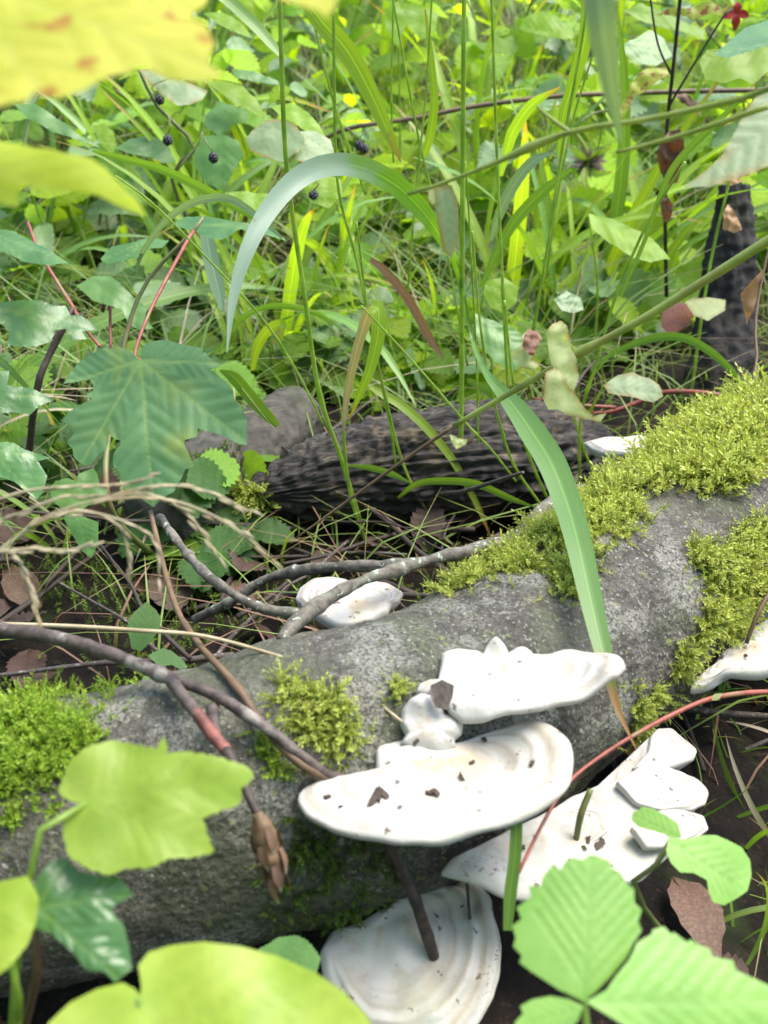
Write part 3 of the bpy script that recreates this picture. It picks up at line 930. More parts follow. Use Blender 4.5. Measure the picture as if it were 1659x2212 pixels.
# a flake of bark caught between the two tiers
dfl = min(px(hit_scene(u, v)[0])[2] for u, v in ((935, 1485), (960, 1480), (975, 1500), (955, 1525)) if hit_scene(u, v)) - .004
fl = [P(u, v, dfl - .0004 * k) for k, (u, v) in enumerate(((930, 1480), (955, 1468), (980, 1480), (977, 1505), (964, 1532), (940, 1527), (930, 1505)))]
nf = Vector((0, -.8, .5)) * .0025
vs = fl + [p + nf for p in fl]
k = len(fl)
fs = [tuple(range(k)), tuple(range(2 * k - 1, k - 1, -1))] + [(i, (i + 1) % k, (i + 1) % k + k, i + k) for i in range(k)]
o = mobj('bark_flake', vs, fs, M['flake'], None, smooth=False)
props(o, 'brown bark flake wedged between the two tiers of the largest white fungus', 'bark flake')


CR = [crumb_mesh(s, .0022) for s in range(4)]
for (u, v, s) in [(817, 1725, 2.2), (826, 1718, 1.6), (805, 1735, 1.3), (937, 1714, 1.5), (925, 1716, 1.0), (706, 1725, .9), (735, 1745, .6), (865, 1745, .6), (1150, 1650, 1.2), (995, 1682, 1.0), (1270, 1815, 1.2), (1293, 1828, 1.6), (1298, 1815, .8), (1260, 1832, .7), (1228, 1858, .5), (1130, 1832, .8), (1110, 1845, .7), (860, 1690, .6), (1020, 1650, .8), (900, 1600, .9), (1045, 1600, 1.0), (1560, 1420, .8), (1610, 1418, .7)]:
    h = hit_scene(u, v)
    if not h: continue
    o = add('bark_crumb', rnd.choice(CR))
    o.location = h[0] + h[1] * .001
    o.rotation_euler = (rnd.uniform(-.4, .4), rnd.uniform(-.4, .4), rnd.uniform(0, 6))
    o.scale = (s, s * .8, s * .7)
    props(o, 'dark crumb of bark lying on a white fungus', 'crumb', 'bark crumbs on the white fungi')

# ---------------------------------------------------------------- rotten log, grey log piece, stump
def rough_log(name, ctl, rad, mat, parent, ridge, n=160, seg=72, freq=7, fine=.002):
    c = spline(ctl, n)
    vs, fs = [], []
    for i in range(n):
        t = (c[min(i + 1, n - 1)] - c[max(i - 1, 0)]).normalized()
        f = i / (n - 1)
        r = interp(rad, f)
        a = t.cross(Vector((0, 0.01, 1))).normalized()
        b = a.cross(t)
        for k in range(seg):
            an = 2 * math.pi * k / seg
            d = a * math.cos(an) + b * math.sin(an)
            q = noise.noise(Vector((math.cos(an) * freq * .5, math.sin(an) * freq * .5, f * 3.5)))
            q2 = noise.noise(Vector((math.cos(an) * freq * 1.6, math.sin(an) * freq * 1.6, f * 9)))
            rr = r * (1 + ridge * q + ridge * .6 * (1 - 2 * abs(q2))) + fine * noise.noise((c[i] + d * r) * 120)
            vs.append(c[i] + d * rr)
    for i in range(n - 1):
        for k in range(seg):
            k2 = (k + 1) % seg
            fs.append((i * seg + k, i * seg + k2, (i + 1) * seg + k2, (i + 1) * seg + k))
    fs.append(tuple(range(seg))[::-1]); fs.append(tuple((n - 1) * seg + k for k in range(seg)))
    return mobj(name, vs, fs, mat, parent), BVHTree.FromPolygons(vs, fs)


def moss_on(bvh, poly, count, size, mat, parent, lean=.7, lift=0.0):
    us, vv = [p[0] for p in poly], [p[1] for p in poly]
    placed = []
    for _ in range(count * 6):
        if len(placed) >= count: break
        u, v = rnd.uniform(min(us), max(us)), rnd.uniform(min(vv), max(vv))
        if not in_poly(u, v, poly): continue
        h = bvh.ray_cast(CAM, ray(u, v).normalized())
        if h[0] is None: continue
        hn = h[1] if h[1].dot(ray(u, v)) < 0 else -h[1]
        d = (hn + Vector((rnd.gauss(0, lean), rnd.gauss(0, lean), rnd.gauss(0, lean * .5) + .2))).normalized()
        placed.append((rnd.randrange(6), frame(d, rnd.uniform(0, 6.28)) * rnd.uniform(*size), np.array(h[0] + hn * lift * rnd.random()), rnd.uniform(-.1, .3)))
    if placed: moss_object(placed, mat, parent)


rl = thing('rotten_log', 'dark rotten log with split fibres lying behind the mossy trunk', 'log', on_z(900, 1060, 0))
_, rl_bvh = rough_log('wood', [on_z(520, 1075, .03), on_z(640, 1050, .035), on_z(800, 1020, .04), on_z(1000, 1000, .042), on_z(1180, 985, .040), on_z(1300, 965, .03)],
                      [.008, .034, .045, .049, .044, .018], M['deadwood'], rl, .15, 220, 190, 26, .005)
gl = thing('grey_log_piece', 'small grey mossy log piece behind the large maple leaf', 'log', on_z(450, 1070, 0))
_, gl_bvh = rough_log('wood', [on_z(330, 1130, .03), on_z(420, 1060, .035), on_z(520, 985, .035), on_z(640, 900, .03)], [.03, .034, .034, .03], M['greylog'], gl, .12, 90, 48, 5)
moss_on(rl_bvh, [(460, 1050), (500, 1030), (560, 1060), (580, 1095), (520, 1110), (460, 1100)], 60, (.012, .022), M['moss'], rl)
moss_on(gl_bvh, [(380, 1000), (520, 940), (520, 1060), (440, 1110), (380, 1080)], 120, (.006, .012), M['moss_dark'], gl)

sb = on_z(1562, 860, 0)
st = thing('broken_stump', 'black broken stump standing upright behind the moss cushion', 'stump', sb)
ds = px(sb)[2]
rough_log('trunk', [sb + Vector((0, 0, -.03)), P(1562, 800, ds), P(1570, 650, ds), P(1580, 520, ds * .99), P(1588, 400, ds * .98)], [.046, .034, .027, .024, .015], M['stump'], st, .22, 110, 48, 6, .003)

# ---------------------------------------------------------------- leaves traced one by one, each on its own tilted plane
def leaf_outline(pts, teeth=0.0, pitch=None, smooth_n=0):
    """outline with small forward-pointing teeth along it"""
    pts = [np.array(p, float) for p in pts]
    if not teeth: return pts
    out = []
    n = len(pts)
    ar = sum(pts[i][0] * pts[(i + 1) % n][1] - pts[(i + 1) % n][0] * pts[i][1] for i in range(n))
    sg = 1 if ar > 0 else -1
    for i in range(n):
        a, b = pts[i], pts[(i + 1) % n]
        L = np.linalg.norm(b - a)
        k = max(1, int(round(L / pitch)))
        d = (b - a) / max(L, 1e-6)
        nr = np.array([d[1], -d[0]]) * sg
        for j in range(k):
            out.append(a + (b - a) * j / k)
            out.append(a + (b - a) * (j + .6) / k + nr * teeth * rnd.uniform(.6, 1.3))
    return out


def traced_leaf(name, outline, d, normal, base, tips, mat, parent, teeth=0, pitch=14, curl=0.0, cup=0.0, veinw=.05, relief=.0012, side=(5, .42, .75), grid=34, wave=.0, dcentre=None, drop=0.0):
    n = Vector(normal).normalized()
    e1, e2, n = plane_basis(n)
    us = [p[0] for p in outline]; vv = [p[1] for p in outline]
    cen = dcentre or (sum(us) / len(us), sum(vv) / len(vv))
    p0 = P(cen[0], cen[1], d)

    def loc(u, v):
        q = to_plane(u, v, p0, n) - p0
        return np.array([q.dot(e1), q.dot(e2)])
    o2 = [loc(*q) for q in leaf_outline(outline, teeth, pitch)]
    arr = np.array(o2)
    mn, mx = arr.min(0), arr.max(0)
    size = float(max(mx - mn))
    step = size / grid
    b = loc(*base)
    main = [(b, loc(*t)) for t in tips]
    segs = [(p, q, 1.0, i) for i, (p, q) in enumerate(main)]
    ns, sl, sa = side
    for mi, (p, q) in enumerate(main):
        L = np.linalg.norm(q - p)
        dd = (q - p) / L
        for k in range(1, ns + 1):
            t = k / (ns + 1) * .92
            s = p + (q - p) * t
            for sg in (-1, 1):
                ca, sn = math.cos(sa), math.sin(sa) * sg
                w = np.array([dd[0] * ca - dd[1] * sn, dd[0] * sn + dd[1] * ca])
                segs.append((s, s + w * L * sl * (1 - .55 * t), .6, mi))
    poly = [tuple(x) for x in o2]
    inner = []
    yy = mn[1]
    row = 0
    while yy < mx[1]:
        xx = mn[0] + (row % 2) * step * .5
        while xx < mx[0]:
            if in_poly(xx, yy, poly):
                inner.append((xx + rnd.uniform(-.1, .1) * step, yy))
            xx += step
        yy += step * .87
        row += 1
    allp = [Vector(x) for x in poly] + [Vector(x) for x in inner]
    ed = [(i, (i + 1) % len(poly)) for i in range(len(poly))]
    rv, re, rf, *_ = delaunay_2d_cdt(allp, ed, [], 1, 1e-7)
    Q = np.array([(x.x, x.y) for x in rv])
    vein = np.zeros(len(Q))
    W = size * veinw
    near = np.full(len(Q), 9.0)
    vein2 = np.zeros(len(Q))
    own = []
    for p, q in main:
        ab = q - p
        t = np.clip(((Q - p) @ ab) / max(ab @ ab, 1e-12), 0, 1)
        own.append(np.linalg.norm(Q - (p + t[:, None] * ab), axis=1))
    own = np.argmin(np.array(own), axis=0)
    for p, q, wt, mi in segs:
        ab = q - p
        t = np.clip(((Q - p) @ ab) / max(ab @ ab, 1e-12), 0, 1)
        dist = np.linalg.norm(Q - (p + t[:, None] * ab), axis=1)
        w = W * (0.55 if wt < 1 else 1.0) * (1 - .6 * t)
        if wt == 1:
            vein = np.maximum(vein, np.clip(1 - dist / (w * .5), 0, 1))
            near = np.minimum(near, dist)
        else:
            mine = own == mi
            vein2 = np.where(mine, np.maximum(vein2, np.clip(1 - dist / np.maximum(w * .6, step * .75), 0, 1)), vein2)
            near = np.where(mine, np.minimum(near, dist * 1.3), near)
    ring = np.array(poly)
    rim = np.full(len(Q), 9.0)
    for i in range(len(ring)):
        a_, b_ = ring[i], ring[(i + 1) % len(ring)]
        ab = b_ - a_
        t = np.clip(((Q - a_) @ ab) / max(ab @ ab, 1e-12), 0, 1)
        rim = np.minimum(rim, np.linalg.norm(Q - (a_ + t[:, None] * ab), axis=1))
    rimf = np.clip(1 - rim / (size * .07), 0, 1)
    # blade bulges between the veins, droops away from its stalk
    r2 = ((Q - b) ** 2).sum(1) / size ** 2
    ax = main[0][1] - main[0][0]
    ax = ax / np.linalg.norm(ax)
    cr = (Q - b) @ np.array([-ax[1], ax[0]]) / size
    al = (Q - b) @ ax / size
    z = relief * (size / .13) * np.clip(near / (size * .045), 0, 1) ** .7 - curl * size * r2 - cup * size * cr ** 2 - drop * size * np.clip(al, 0, 9) ** 2
    z += wave * size * np.array([noise.noise(Vector((q[0] / size * 4, q[1] / size * 4, d * 9))) for q in Q])
    V = np.array([tuple(p0 + e1 * q[0] + e2 * q[1] + n * zz) for q, zz in zip(Q, z)])
    return mobj(name, V, [tuple(f) for f in rf], mat, parent, attrs={'vein': vein, 'sidevein': vein2, 'rim': rimf}), (p0, e1, e2, n)


def crop(ox, oy, seq):
    return [(ox + x / 2, oy + y / 2) for x, y in seq]


def gp(x, y, dz=0.0):
    return Vector((x, y, ground_z(x, y) + dz))


# --- the large maple leaf on the left, with its relatives round it
mp_base = gp(-.19, .80)
mpl = thing('maple_seedling', 'maple seedling with a large five-lobed green leaf beside the grey log piece', 'seedling', mp_base)
HM = crop(0, 553, [(608, 455), (614, 400), (650, 372), (720, 365), (800, 385), (860, 395), (885, 415), (905, 440), (955, 465), (900, 490), (930, 505), (975, 540), (1005, 580), (1005, 610), (1040, 650), (1060, 700), (1055, 760), (1058, 805), (1020, 800), (980, 775), (920, 755), (850, 740), (845, 775), (800, 790), (790, 805), (810, 850), (828, 900), (790, 915), (770, 960), (740, 1010), (690, 1040), (650, 1075), (600, 1040), (550, 1030), (525, 990), (515, 930), (485, 900), (490, 850), (510, 825), (530, 800), (490, 785), (465, 765), (455, 830), (420, 850), (380, 895), (340, 890), (305, 860), (300, 820), (275, 800), (310, 760), (300, 730), (265, 710), (285, 680), (330, 650), (400, 610), (365, 605), (395, 575), (400, 525), (330, 540), (272, 550), (300, 500), (330, 460), (380, 425), (440, 400), (510, 392), (560, 410), (590, 440)])
HT = crop(0, 553, [(652, 1060), (1045, 785), (345, 875), (940, 462), (285, 540)])
lf, _ = traced_leaf('leaf', HM, .70, (-.10, -.72, .68), (304, 780), HT, M['maple'], mpl, .5, 12, curl=.10, relief=.0009, side=(6, .42, .85), grid=66, wave=.03, veinw=.03)
tube('petiole', [P(304, 780, .735), P(292, 760, .76), P(330, 660, .80), P(405, 520, .86), P(418, 500, .87)], [.0012, .0012, .0015, .0016], M['red_stem'], lf, n=18, seg=6)
tube('stem', [mp_base, P(240, 1100, .83), P(240, 900, .86), P(300, 640, .88), P(418, 500, .87), P(440, 470, .87)], [.0030, .0026, .0020, .0015], M['olive_stem'], mpl, n=24, seg=7)
sub = [
    # outline (two times picture scale), offset, distance, normal, base, tips, material
    ([(735, 960), (800, 930), (900, 935), (1000, 960), (1100, 970), (1200, 1000), (1240, 1030), (1150, 1010), (1100, 1010), (1040, 990), (960, 1035), (900, 1030), (850, 1000)], 0, .88, (0, -.35, .9), (1000, 975), [(1230, 1025), (740, 960), (960, 1030)], 'maple_wet'),
    ([(430, 1106), (480, 1060), (560, 1050), (640, 1030), (730, 1040), (700, 1070), (640, 1075), (600, 1110), (520, 1120), (460, 1130)], 0, .86, (0, -.45, .9), (640, 1040), [(440, 1110), (520, 1118)], 'maple_wet'),
]
for ol, oy, d, nn, b, tp, mt in sub:
    traced_leaf('leaf', crop(0, oy, ol), d, nn, crop(0, oy, [b])[0], crop(0, oy, tp), M[mt], mpl, .5, 10, curl=.12, grid=22)

m2b = gp(-.33, .86)
m2 = thing('maple_seedling', 'maple seedling with wet dark green leaves on a red stalk and woody brown twig', 'seedling', m2b)
tube('stem', [m2b, P(75, 870, .93), P(105, 770, .93), P(160, 665, .93)], [.0035, .003, .003, .0032], M['twig_dark'], m2, n=20, seg=7, bump=.2, bscale=200)
tube('petiole', [P(160, 668, .93), P(130, 620, .95), P(85, 545, .97), P(60, 480, .99)], [.0018, .0016, .0014], M['red_stem'], m2, n=14, seg=6)
tube('petiole', [P(160, 668, .93), P(180, 705, .90), P(215, 748, .86)], [.0016, .0014, .0012], M['red_stem'], m2, n=12, seg=6)
tube('petiole', [P(240, 760, .95), P(238, 690, .96), P(238, 600, .97)], [.0013, .0014, .0014], M['red_stem'], m2, n=10, seg=6)
sub = [
    ([(-60, 210), (100, 190), (170, 188), (240, 210), (280, 200), (300, 240), (350, 240), (380, 260), (415, 290), (380, 300), (350, 310), (370, 340), (300, 350), (280, 300), (240, 310), (215, 360), (150, 385), (100, 390), (30, 380), (40, 330), (10, 290), (-60, 290)], .88, (.1, -.5, .85), (-20, 220), [(120, 385), (350, 330), (400, 290)], 'maple_wet'),
    ([(-60, 810), (60, 805), (100, 830), (215, 865), (160, 880), (200, 940), (190, 980), (180, 1010), (150, 1040), (110, 1010), (60, 970), (0, 950), (-60, 930)], .78, (.1, -.6, .8), (-40, 840), [(150, 1035), (200, 865)], 'maple_wet'),
    ([(-60, 520), (0, 500), (40, 495), (30, 560), (130, 565), (230, 610), (170, 640), (130, 680), (60, 670), (0, 680), (-60, 690)], .84, (.1, -.6, .8), (-30, 590), [(220, 612), (120, 675)], 'maple_wet'),
    ([(330, 130), (400, 90), (480, 90), (540, 140), (600, 190), (635, 215), (620, 250), (655, 290), (600, 300), (550, 280), (530, 230), (460, 210), (400, 190)], .95, (.0, -.5, .85), (400, 110), [(640, 285), (630, 215)], 'bramble_green'),
    ([(-60, -110), (60, -106), (160, -66), (290, -6), (200, 14), (100, 4), (0, -26), (-60, -46)], .86, (.0, -.25, .95), (-50, -100), [(280, -5), (100, 0)], 'maple_wet'),
    ([(215, 1010), (240, 975), (290, 960), (330, 975), (340, 940), (400, 915), (420, 940), (430, 990), (465, 1010), (440, 1060), (380, 1075), (340, 1100), (270, 1090), (225, 1060)], .82, (.0, -.6, .8), (330, 970), [(270, 1085), (440, 1040)], 'bramble_green'),
    ([(275, 1130), (300, 1110), (360, 1125), (425, 1150), (420, 1240), (390, 1300), (350, 1270), (310, 1200)], .80, (.0, -.7, .7), (330, 1115), [(392, 1295)], 'bramble_green'),
]
for ol, d, nn, b, tp, mt in sub:
    traced_leaf('leaf', crop(0, 553, ol), d, nn, crop(0, 553, [b])[0], crop(0, 553, tp), M[mt], m2, .6, 9, curl=.10, grid=24, wave=.03)

# small upright leaf in the gap left of the trunk
sp = thing('small_seedling', 'small seedling with one oval toothed leaf among the twigs left of the trunk', 'seedling', on_z(310, 1400, 0))
lf, _ = traced_leaf('leaf', crop(0, 1106, [(570, 590), (555, 520), (552, 470), (580, 430), (630, 388), (670, 420), (695, 460), (685, 510), (650, 560), (610, 600)]), .68, (.1, -.75, .6), (300, 1405), [(315, 1302)], M['bramble_green'], sp, 1.0, 9, curl=.1, grid=20, veinw=.06)
tube('stem', [on_z(300, 1420, -.01), P(300, 1400, .68)], [.0012, .001], M['green_stem'], sp, n=6, seg=6)
lf, _ = traced_leaf('leaf', crop(0, 1106, [(640, 620), (700, 590), (740, 600), (790, 640), (810, 670), (780, 680), (740, 660), (690, 670)]), .66, (.1, -.55, .8), (640, 1420), [(405, 1440)], M['bramble_green'], sp, .8, 9, grid=16)
lf, _ = traced_leaf('leaf', crop(0, 1106, [(600, 760), (620, 710), (670, 705), (690, 740), (650, 760)]), .64, (.1, -.55, .8), (305, 1485), [(340, 1465)], M['bramble_green'], sp, .8, 9, grid=14)

# --- foreground leaves
y1b = gp(-.28, .26)
ml = thing('yellow_maple_sapling', 'maple sapling with yellowing brown-spotted leaf hanging over the brambles', 'sapling', y1b)
lf, _ = traced_leaf('leaf', [(-190, -140), (480, -140), (440, -20), (405, 10), (440, 30), (462, 75), (445, 110), (480, 130), (440, 148), (380, 150), (300, 130), (285, 140), (220, 165), (180, 190), (130, 205), (70, 195), (60, 215), (0, 225), (-190, 230)], .26, (.05, -.45, .9), (-150, -60), [(470, 128), (100, 200), (440, -60), (0, 220)], M['maple_yellow'], ml, 2, 16, curl=.05, grid=40, wave=.03)
tube('petiole', [y1b, P(-330, 600, .27), P(-300, 100, .265), P(-150, -60, .26)], [.004, .003, .002, .0014], M['olive_stem'], ml, n=24, seg=7)
lf, _ = traced_leaf('leaf', [(-190, 295), (0, 305), (60, 308), (130, 325), (200, 330), (225, 345), (250, 370), (290, 405), (312, 432), (260, 420), (210, 405), (150, 400), (60, 395), (35, 410), (38, 440), (0, 435), (-190, 440)], .30, (.05, -.4, .9), (-150, 340), [(308, 430), (30, 430)], M['lime_yellow'], ml, 1, 14, curl=.10, grid=30, wave=.03)
tube('petiole', [P(-320, 500, .285), P(-250, 380, .29), P(-150, 340, .30)], [.0016, .0013, .001], M['olive_stem'], ml, n=10, seg=6)
lf, _ = traced_leaf('leaf', [(560, -110), (590, -20), (600, -5), (640, 10), (690, 25), (705, 40), (725, 15), (735, -50), (720, -110)], .24, (.05, -.5, .85), (640, -105), [(705, 38)], M['maple_yellow'], ml, 1, 14, grid=20)
tube('petiole', [P(-300, 100, .265), P(0, -250, .25), P(400, -260, .245), P(640, -105, .24)], [.002, .0016, .0012], M['olive_stem'], ml, n=16, seg=6)

b1 = gp(-.16, .22)
iv = thing('maple_seedling', 'lime green broad lobed leaf held over the left end of the trunk', 'seedling', b1)
OL = [(130, 1690), (145, 1650), (185, 1615), (240, 1597), (285, 1605), (338, 1618), (354, 1590), (362, 1628), (400, 1625), (470, 1635), (535, 1655), (548, 1675), (520, 1700), (515, 1735), (480, 1745), (435, 1765), (445, 1800), (460, 1838), (420, 1848), (365, 1853), (330, 1872), (270, 1875), (235, 1890), (190, 1875), (150, 1850), (135, 1800), (140, 1770), (172, 1747), (187, 1733), (150, 1728), (125, 1710)]
lf, _ = traced_leaf('leaf', OL, .37, (.05, -.55, .8), (190, 1733), [(545, 1672), (455, 1838), (354, 1594), (235, 1880), (150, 1660)], M['lime_leaf'], iv, 3.5, 26, curl=.05, grid=50, wave=.05, veinw=.02, relief=.0004)
tube('petiole', [b1, P(60, 1900, .362), P(190, 1733, .37)], [.0014, .0012, .001], M['green_stem'], iv, n=12, seg=6)
b2 = gp(-.2, .30)
wl = thing('wet_lobed_plant', 'wet glossy lobed leaves crowding the left end of the trunk', 'plant', b2)
traced_leaf('leaf', [(85, 1890), (110, 1860), (140, 1852), (165, 1880), (210, 1892), (260, 1895), (284, 1930), (235, 1960), (265, 2000), (275, 2040), (280, 2090), (245, 2120), (225, 2098), (185, 2095), (160, 2060), (110, 2015), (60, 2000), (50, 1950), (70, 1920)], .36, (0, -.5, .85), (80, 1960), [(280, 1932), (250, 2110), (140, 1858)], M['maple_wet'], wl, 1, 12, curl=.1, grid=36, wave=.05, relief=.002)
traced_leaf('leaf', [(-120, 1930), (0, 1905), (60, 1893), (84, 1940), (78, 1990), (60, 2040), (20, 2090), (0, 2105), (-120, 2130)], .345, (.1, -.55, .8), (-100, 2020), [(75, 1960), (20, 2085)], M['round_leaf'], wl, 1, 12, grid=24, wave=.03)
tube('stem', [on_z(30, 2300, 0), P(80, 2100, .365), P(80, 1960, .362)], [.002, .0015, .001], M['brown_stem'], wl, n=10, seg=6)
tube('stem', [on_z(30, 2300, 0), P(40, 2150, .36), P(20, 2060, .35)], [.002, .0015, .001], M['green_stem'], wl, n=10, seg=6)
b3 = gp(-.07, .20)
rl3 = thing('round_leaved_plant', 'big smooth heart-shaped lime leaf with a dark speck below the trunk', 'plant', b3)
traced_leaf('leaf', [(303, 2150), (305, 2130), (298, 2085), (320, 2055), (370, 2040), (440, 2035), (520, 2045), (600, 2065), (680, 2100), (740, 2140), (790, 2190), (820, 2240), (830, 2330), (760, 2420), (600, 2480), (400, 2490), (200, 2440), (100, 2350), (80, 2280), (105, 2210), (150, 2165), (210, 2135), (265, 2122), (290, 2135)], .335, (.05, -.45, .9), (303, 2158), [(600, 2470), (810, 2250), (500, 2050), (110, 2260)], M['round_leaf'], rl3, 0, 12, curl=.04, cup=-.05, grid=36, wave=.03, veinw=.02, relief=.0004)
tube('petiole', [b3, P(280, 2230, .342), P(303, 2158, .336)], [.0018, .0015, .0012], M['green_stem'], rl3, n=10, seg=6)
b4 = gp(.08, .21)
stw = thing('wild_strawberry', 'wild strawberry with coarse-toothed bright green leaflets before the broad fungus', 'plant', b4)
ST1 = [(760, 960), (700, 920), (640, 880), (590, 840), (600, 810), (565, 770), (575, 730), (560, 680), (600, 650), (580, 600), (620, 570), (640, 550), (630, 505), (680, 510), (690, 470), (720, 430), (740, 408), (765, 440), (790, 400), (820, 383), (860, 395), (890, 373), (930, 376), (960, 392), (982, 398), (990, 430), (1030, 450), (1048, 490), (1088, 520), (1090, 580), (1122, 610), (1105, 660), (1122, 700), (1080, 760), (1050, 820), (980, 900), (920, 960), (865, 1012)]
ST2 = [(870, 1010), (960, 960), (1000, 900), (1060, 830), (1100, 750), (1165, 715), (1170, 695), (1220, 680), (1250, 715), (1262, 705), (1320, 750), (1335, 735), (1380, 765), (1420, 778), (1430, 812), (1520, 828), (1535, 870), (1620, 908), (1690, 940), (1710, 1050), (1690, 1150), (1500, 1190), (1300, 1210), (1100, 1150), (950, 1060)]
ST3 = [(860, 1030), (800, 1000), (720, 985), (640, 1000), (588, 1030), (602, 1060), (565, 1100), (580, 1150), (650, 1200), (750, 1190), (840, 1090)]
so = (829.5, 1659)
traced_leaf('leaflet', crop(*so, ST1), .365, (.02, -.6, .8), crop(*so, [(865, 1012)])[0], crop(*so, [(900, 380)]), M['strawberry'], stw, 0, 12, curl=.05, cup=.25, grid=42, side=(7, .62, .7), veinw=.03, relief=.0009)
traced_leaf('leaflet', crop(*so, ST2), .352, (.15, -.5, .85), crop(*so, [(870, 1012)])[0], crop(*so, [(1660, 1000)]), M['strawberry'], stw, 0, 12, curl=.05, cup=.2, grid=38, side=(7, .5, .7), veinw=.03, relief=.0009)
traced_leaf('leaflet', crop(*so, ST3), .352, (-.15, -.5, .85), crop(*so, [(860, 1030)])[0], crop(*so, [(590, 1110)]), M['strawberry'], stw, 0, 12, grid=30, side=(5, .5, .7), veinw=.03, relief=.0009)
tube('petiole', [b4, P(1275, 2260, .355), P(1262, 2165, .36)], [.0016, .0013, .0011], M['green_stem'], stw, n=10, seg=6)
b5 = gp(.19, .36)
sl = thing('wild_strawberry', 'wild strawberry with two rounded mint green leaflets beside the lobed fungus edge', 'plant', b5)
traced_leaf('leaflet', crop(*so, [(1285, 300), (1270, 240), (1220, 205), (1160, 172), (1120, 163), (1070, 190), (1068, 220), (1100, 250), (1150, 265), (1210, 285), (1240, 305)]), .50, (-.3, -.45, .85), crop(*so, [(1270, 300)])[0], crop(*so, [(1080, 200)]), M['strawberry'], sl, .8, 10, curl=.1, grid=24)
traced_leaf('leaflet', crop(*so, [(1230, 300), (1300, 310), (1380, 290), (1440, 288), (1500, 310), (1560, 335), (1600, 390), (1607, 450), (1590, 520), (1540, 555), (1480, 587), (1430, 572), (1410, 530), (1400, 480), (1340, 452), (1280, 450), (1240, 410), (1218, 360)]), .49, (.2, -.45, .85), crop(*so, [(1240, 320)])[0], crop(*so, [(1570, 520)]), M['strawberry'], sl, .8, 10, curl=.12, grid=30, side=(6, .5, .7))
tube('petiole', [b5, P(1380, 1945, .51), P(1405, 1890, .505), P(1448, 1818, .495)], [.0018, .0016, .0014], M['olive_stem'], sl, n=12, seg=6)
b6 = gp(-.06, .33)
s6 = thing('small_seedling', 'small seedling with a toothed leaf tip at the foot of the trunk', 'seedling', b6)
traced_leaf('leaf', [(545, 2075), (560, 2050), (580, 2040), (600, 2026), (640, 2021), (660, 2030), (675, 2045), (692, 2070), (680, 2110), (620, 2120), (570, 2110)], .47, (.05, -.55, .8), (600, 2115), [(650, 2025)], M['bramble_green'], s6, 2, 9, grid=20)
tube('stem', [b6, P(600, 2115, .472)], [.0012, .001], M['green_stem'], s6, n=6, seg=6)

# --- leaves reaching in from the right
b7 = gp(.42, .40)
rp = thing('tall_nettle_plant', 'tall pale plant with grey-green toothed leaves and a long leaning stem', 'plant', b7)
traced_leaf('leaf', [(1478, 388), (1530, 355), (1560, 330), (1590, 280), (1610, 240), (1640, 200), (1700, 150), (1790, 190), (1800, 270), (1740, 330), (1660, 352), (1600, 375), (1540, 388)], .50, (-.1, -.6, .8), (1790, 190), [(1482, 386)], M['pale_leaf'], rp, 1.5, 9, curl=.06, grid=36, side=(7, .42, .7), veinw=.03)
traced_leaf('leaf', [(1543, 120), (1570, 95), (1610, 62), (1660, 45), (1740, 60), (1740, 110), (1660, 98), (1600, 117), (1570, 126)], .62, (-.1, -.3, .95), (1740, 80), [(1548, 118)], M['maple_wet'], rp, 1.5, 9, grid=26, side=(6, .3, .7))
vine = tube('stem', [P(1800, 430, .56), P(1659, 520, .57), P(1400, 682, .60), P(1240, 768, .62), P(1100, 850, .635), P(980, 920, .65)], [.0030, .0026, .0022, .0018, .0015], M['vine_stem'], rp, n=36, seg=8, knots=((.62, .02, .0015),))
tube('stem_tip', [P(980, 920, .65), P(850, 1010, .67), P(740, 1090, .685), P(640, 1162, .70)], [.0014, .0010, .0007], M['brown_stem'], rp, n=20, seg=6)
tube('stem', [b7, gp(.50, .42, .25), P(1900, 380, .55), P(1800, 430, .56)], [.004, .0036, .003], M['vine_stem'], rp, n=24, seg=8)
vo = (829.5, 553)
traced_leaf('leaf', crop(*vo, [(705, 330), (730, 290), (760, 278), (790, 300), (805, 360), (800, 390), (830, 440), (838, 520), (815, 590), (790, 560), (740, 500), (718, 440)]), .615, (-.3, -.8, .4), crop(*vo, [(800, 420)])[0], crop(*vo, [(750, 285), (815, 585)]), M['cream_leaf'], rp, 1.2, 8, curl=.1, grid=26, wave=.12, side=(4, .35, .8))
traced_leaf('leaf', crop(*vo, [(690, 560), (700, 500), (740, 478), (780, 520), (790, 560), (822, 590), (850, 640), (900, 688), (957, 676), (930, 712), (860, 697), (800, 687), (750, 660), (710, 662), (688, 620)]), .60, (-.3, -.75, .5), crop(*vo, [(745, 482)])[0], crop(*vo, [(945, 690), (720, 650)]), M['cream_leaf'], rp, 1.6, 8, curl=.1, grid=30, wave=.08, side=(6, .28, .8))
traced_leaf('withered_bud', crop(*vo, [(565, 410), (600, 380), (615, 340), (650, 315), (690, 325), (702, 352), (660, 400), (640, 450), (682, 470), (640, 492), (590, 482), (570, 440)]), .625, (.2, -.85, .4), crop(*vo, [(650, 480)])[0], crop(*vo, [(660, 325), (580, 420)]), M['cream_leaf'], rp, 1.2, 8, curl=.5, grid=20, wave=.2)
traced_leaf('withered_tip', crop(*vo, [(605, 385), (617, 340), (650, 312), (695, 325), (702, 352), (660, 400), (640, 430), (622, 425)]), .618, (.3, -.85, .4), crop(*vo, [(625, 425)])[0], crop(*vo, [(660, 318)]), M['brown_leaf'], rp, 1.5, 6, curl=.5, grid=16, wave=.2)
traced_leaf('leaf', crop(*vo, [(285, 770), (320, 785), (360, 795), (355, 815), (310, 835), (290, 800)]), .64, (.2, -.85, .4), crop(*vo, [(300, 770)])[0], crop(*vo, [(330, 825)]), M['cream_leaf'], rp, 1, 8, grid=14, wave=.1)

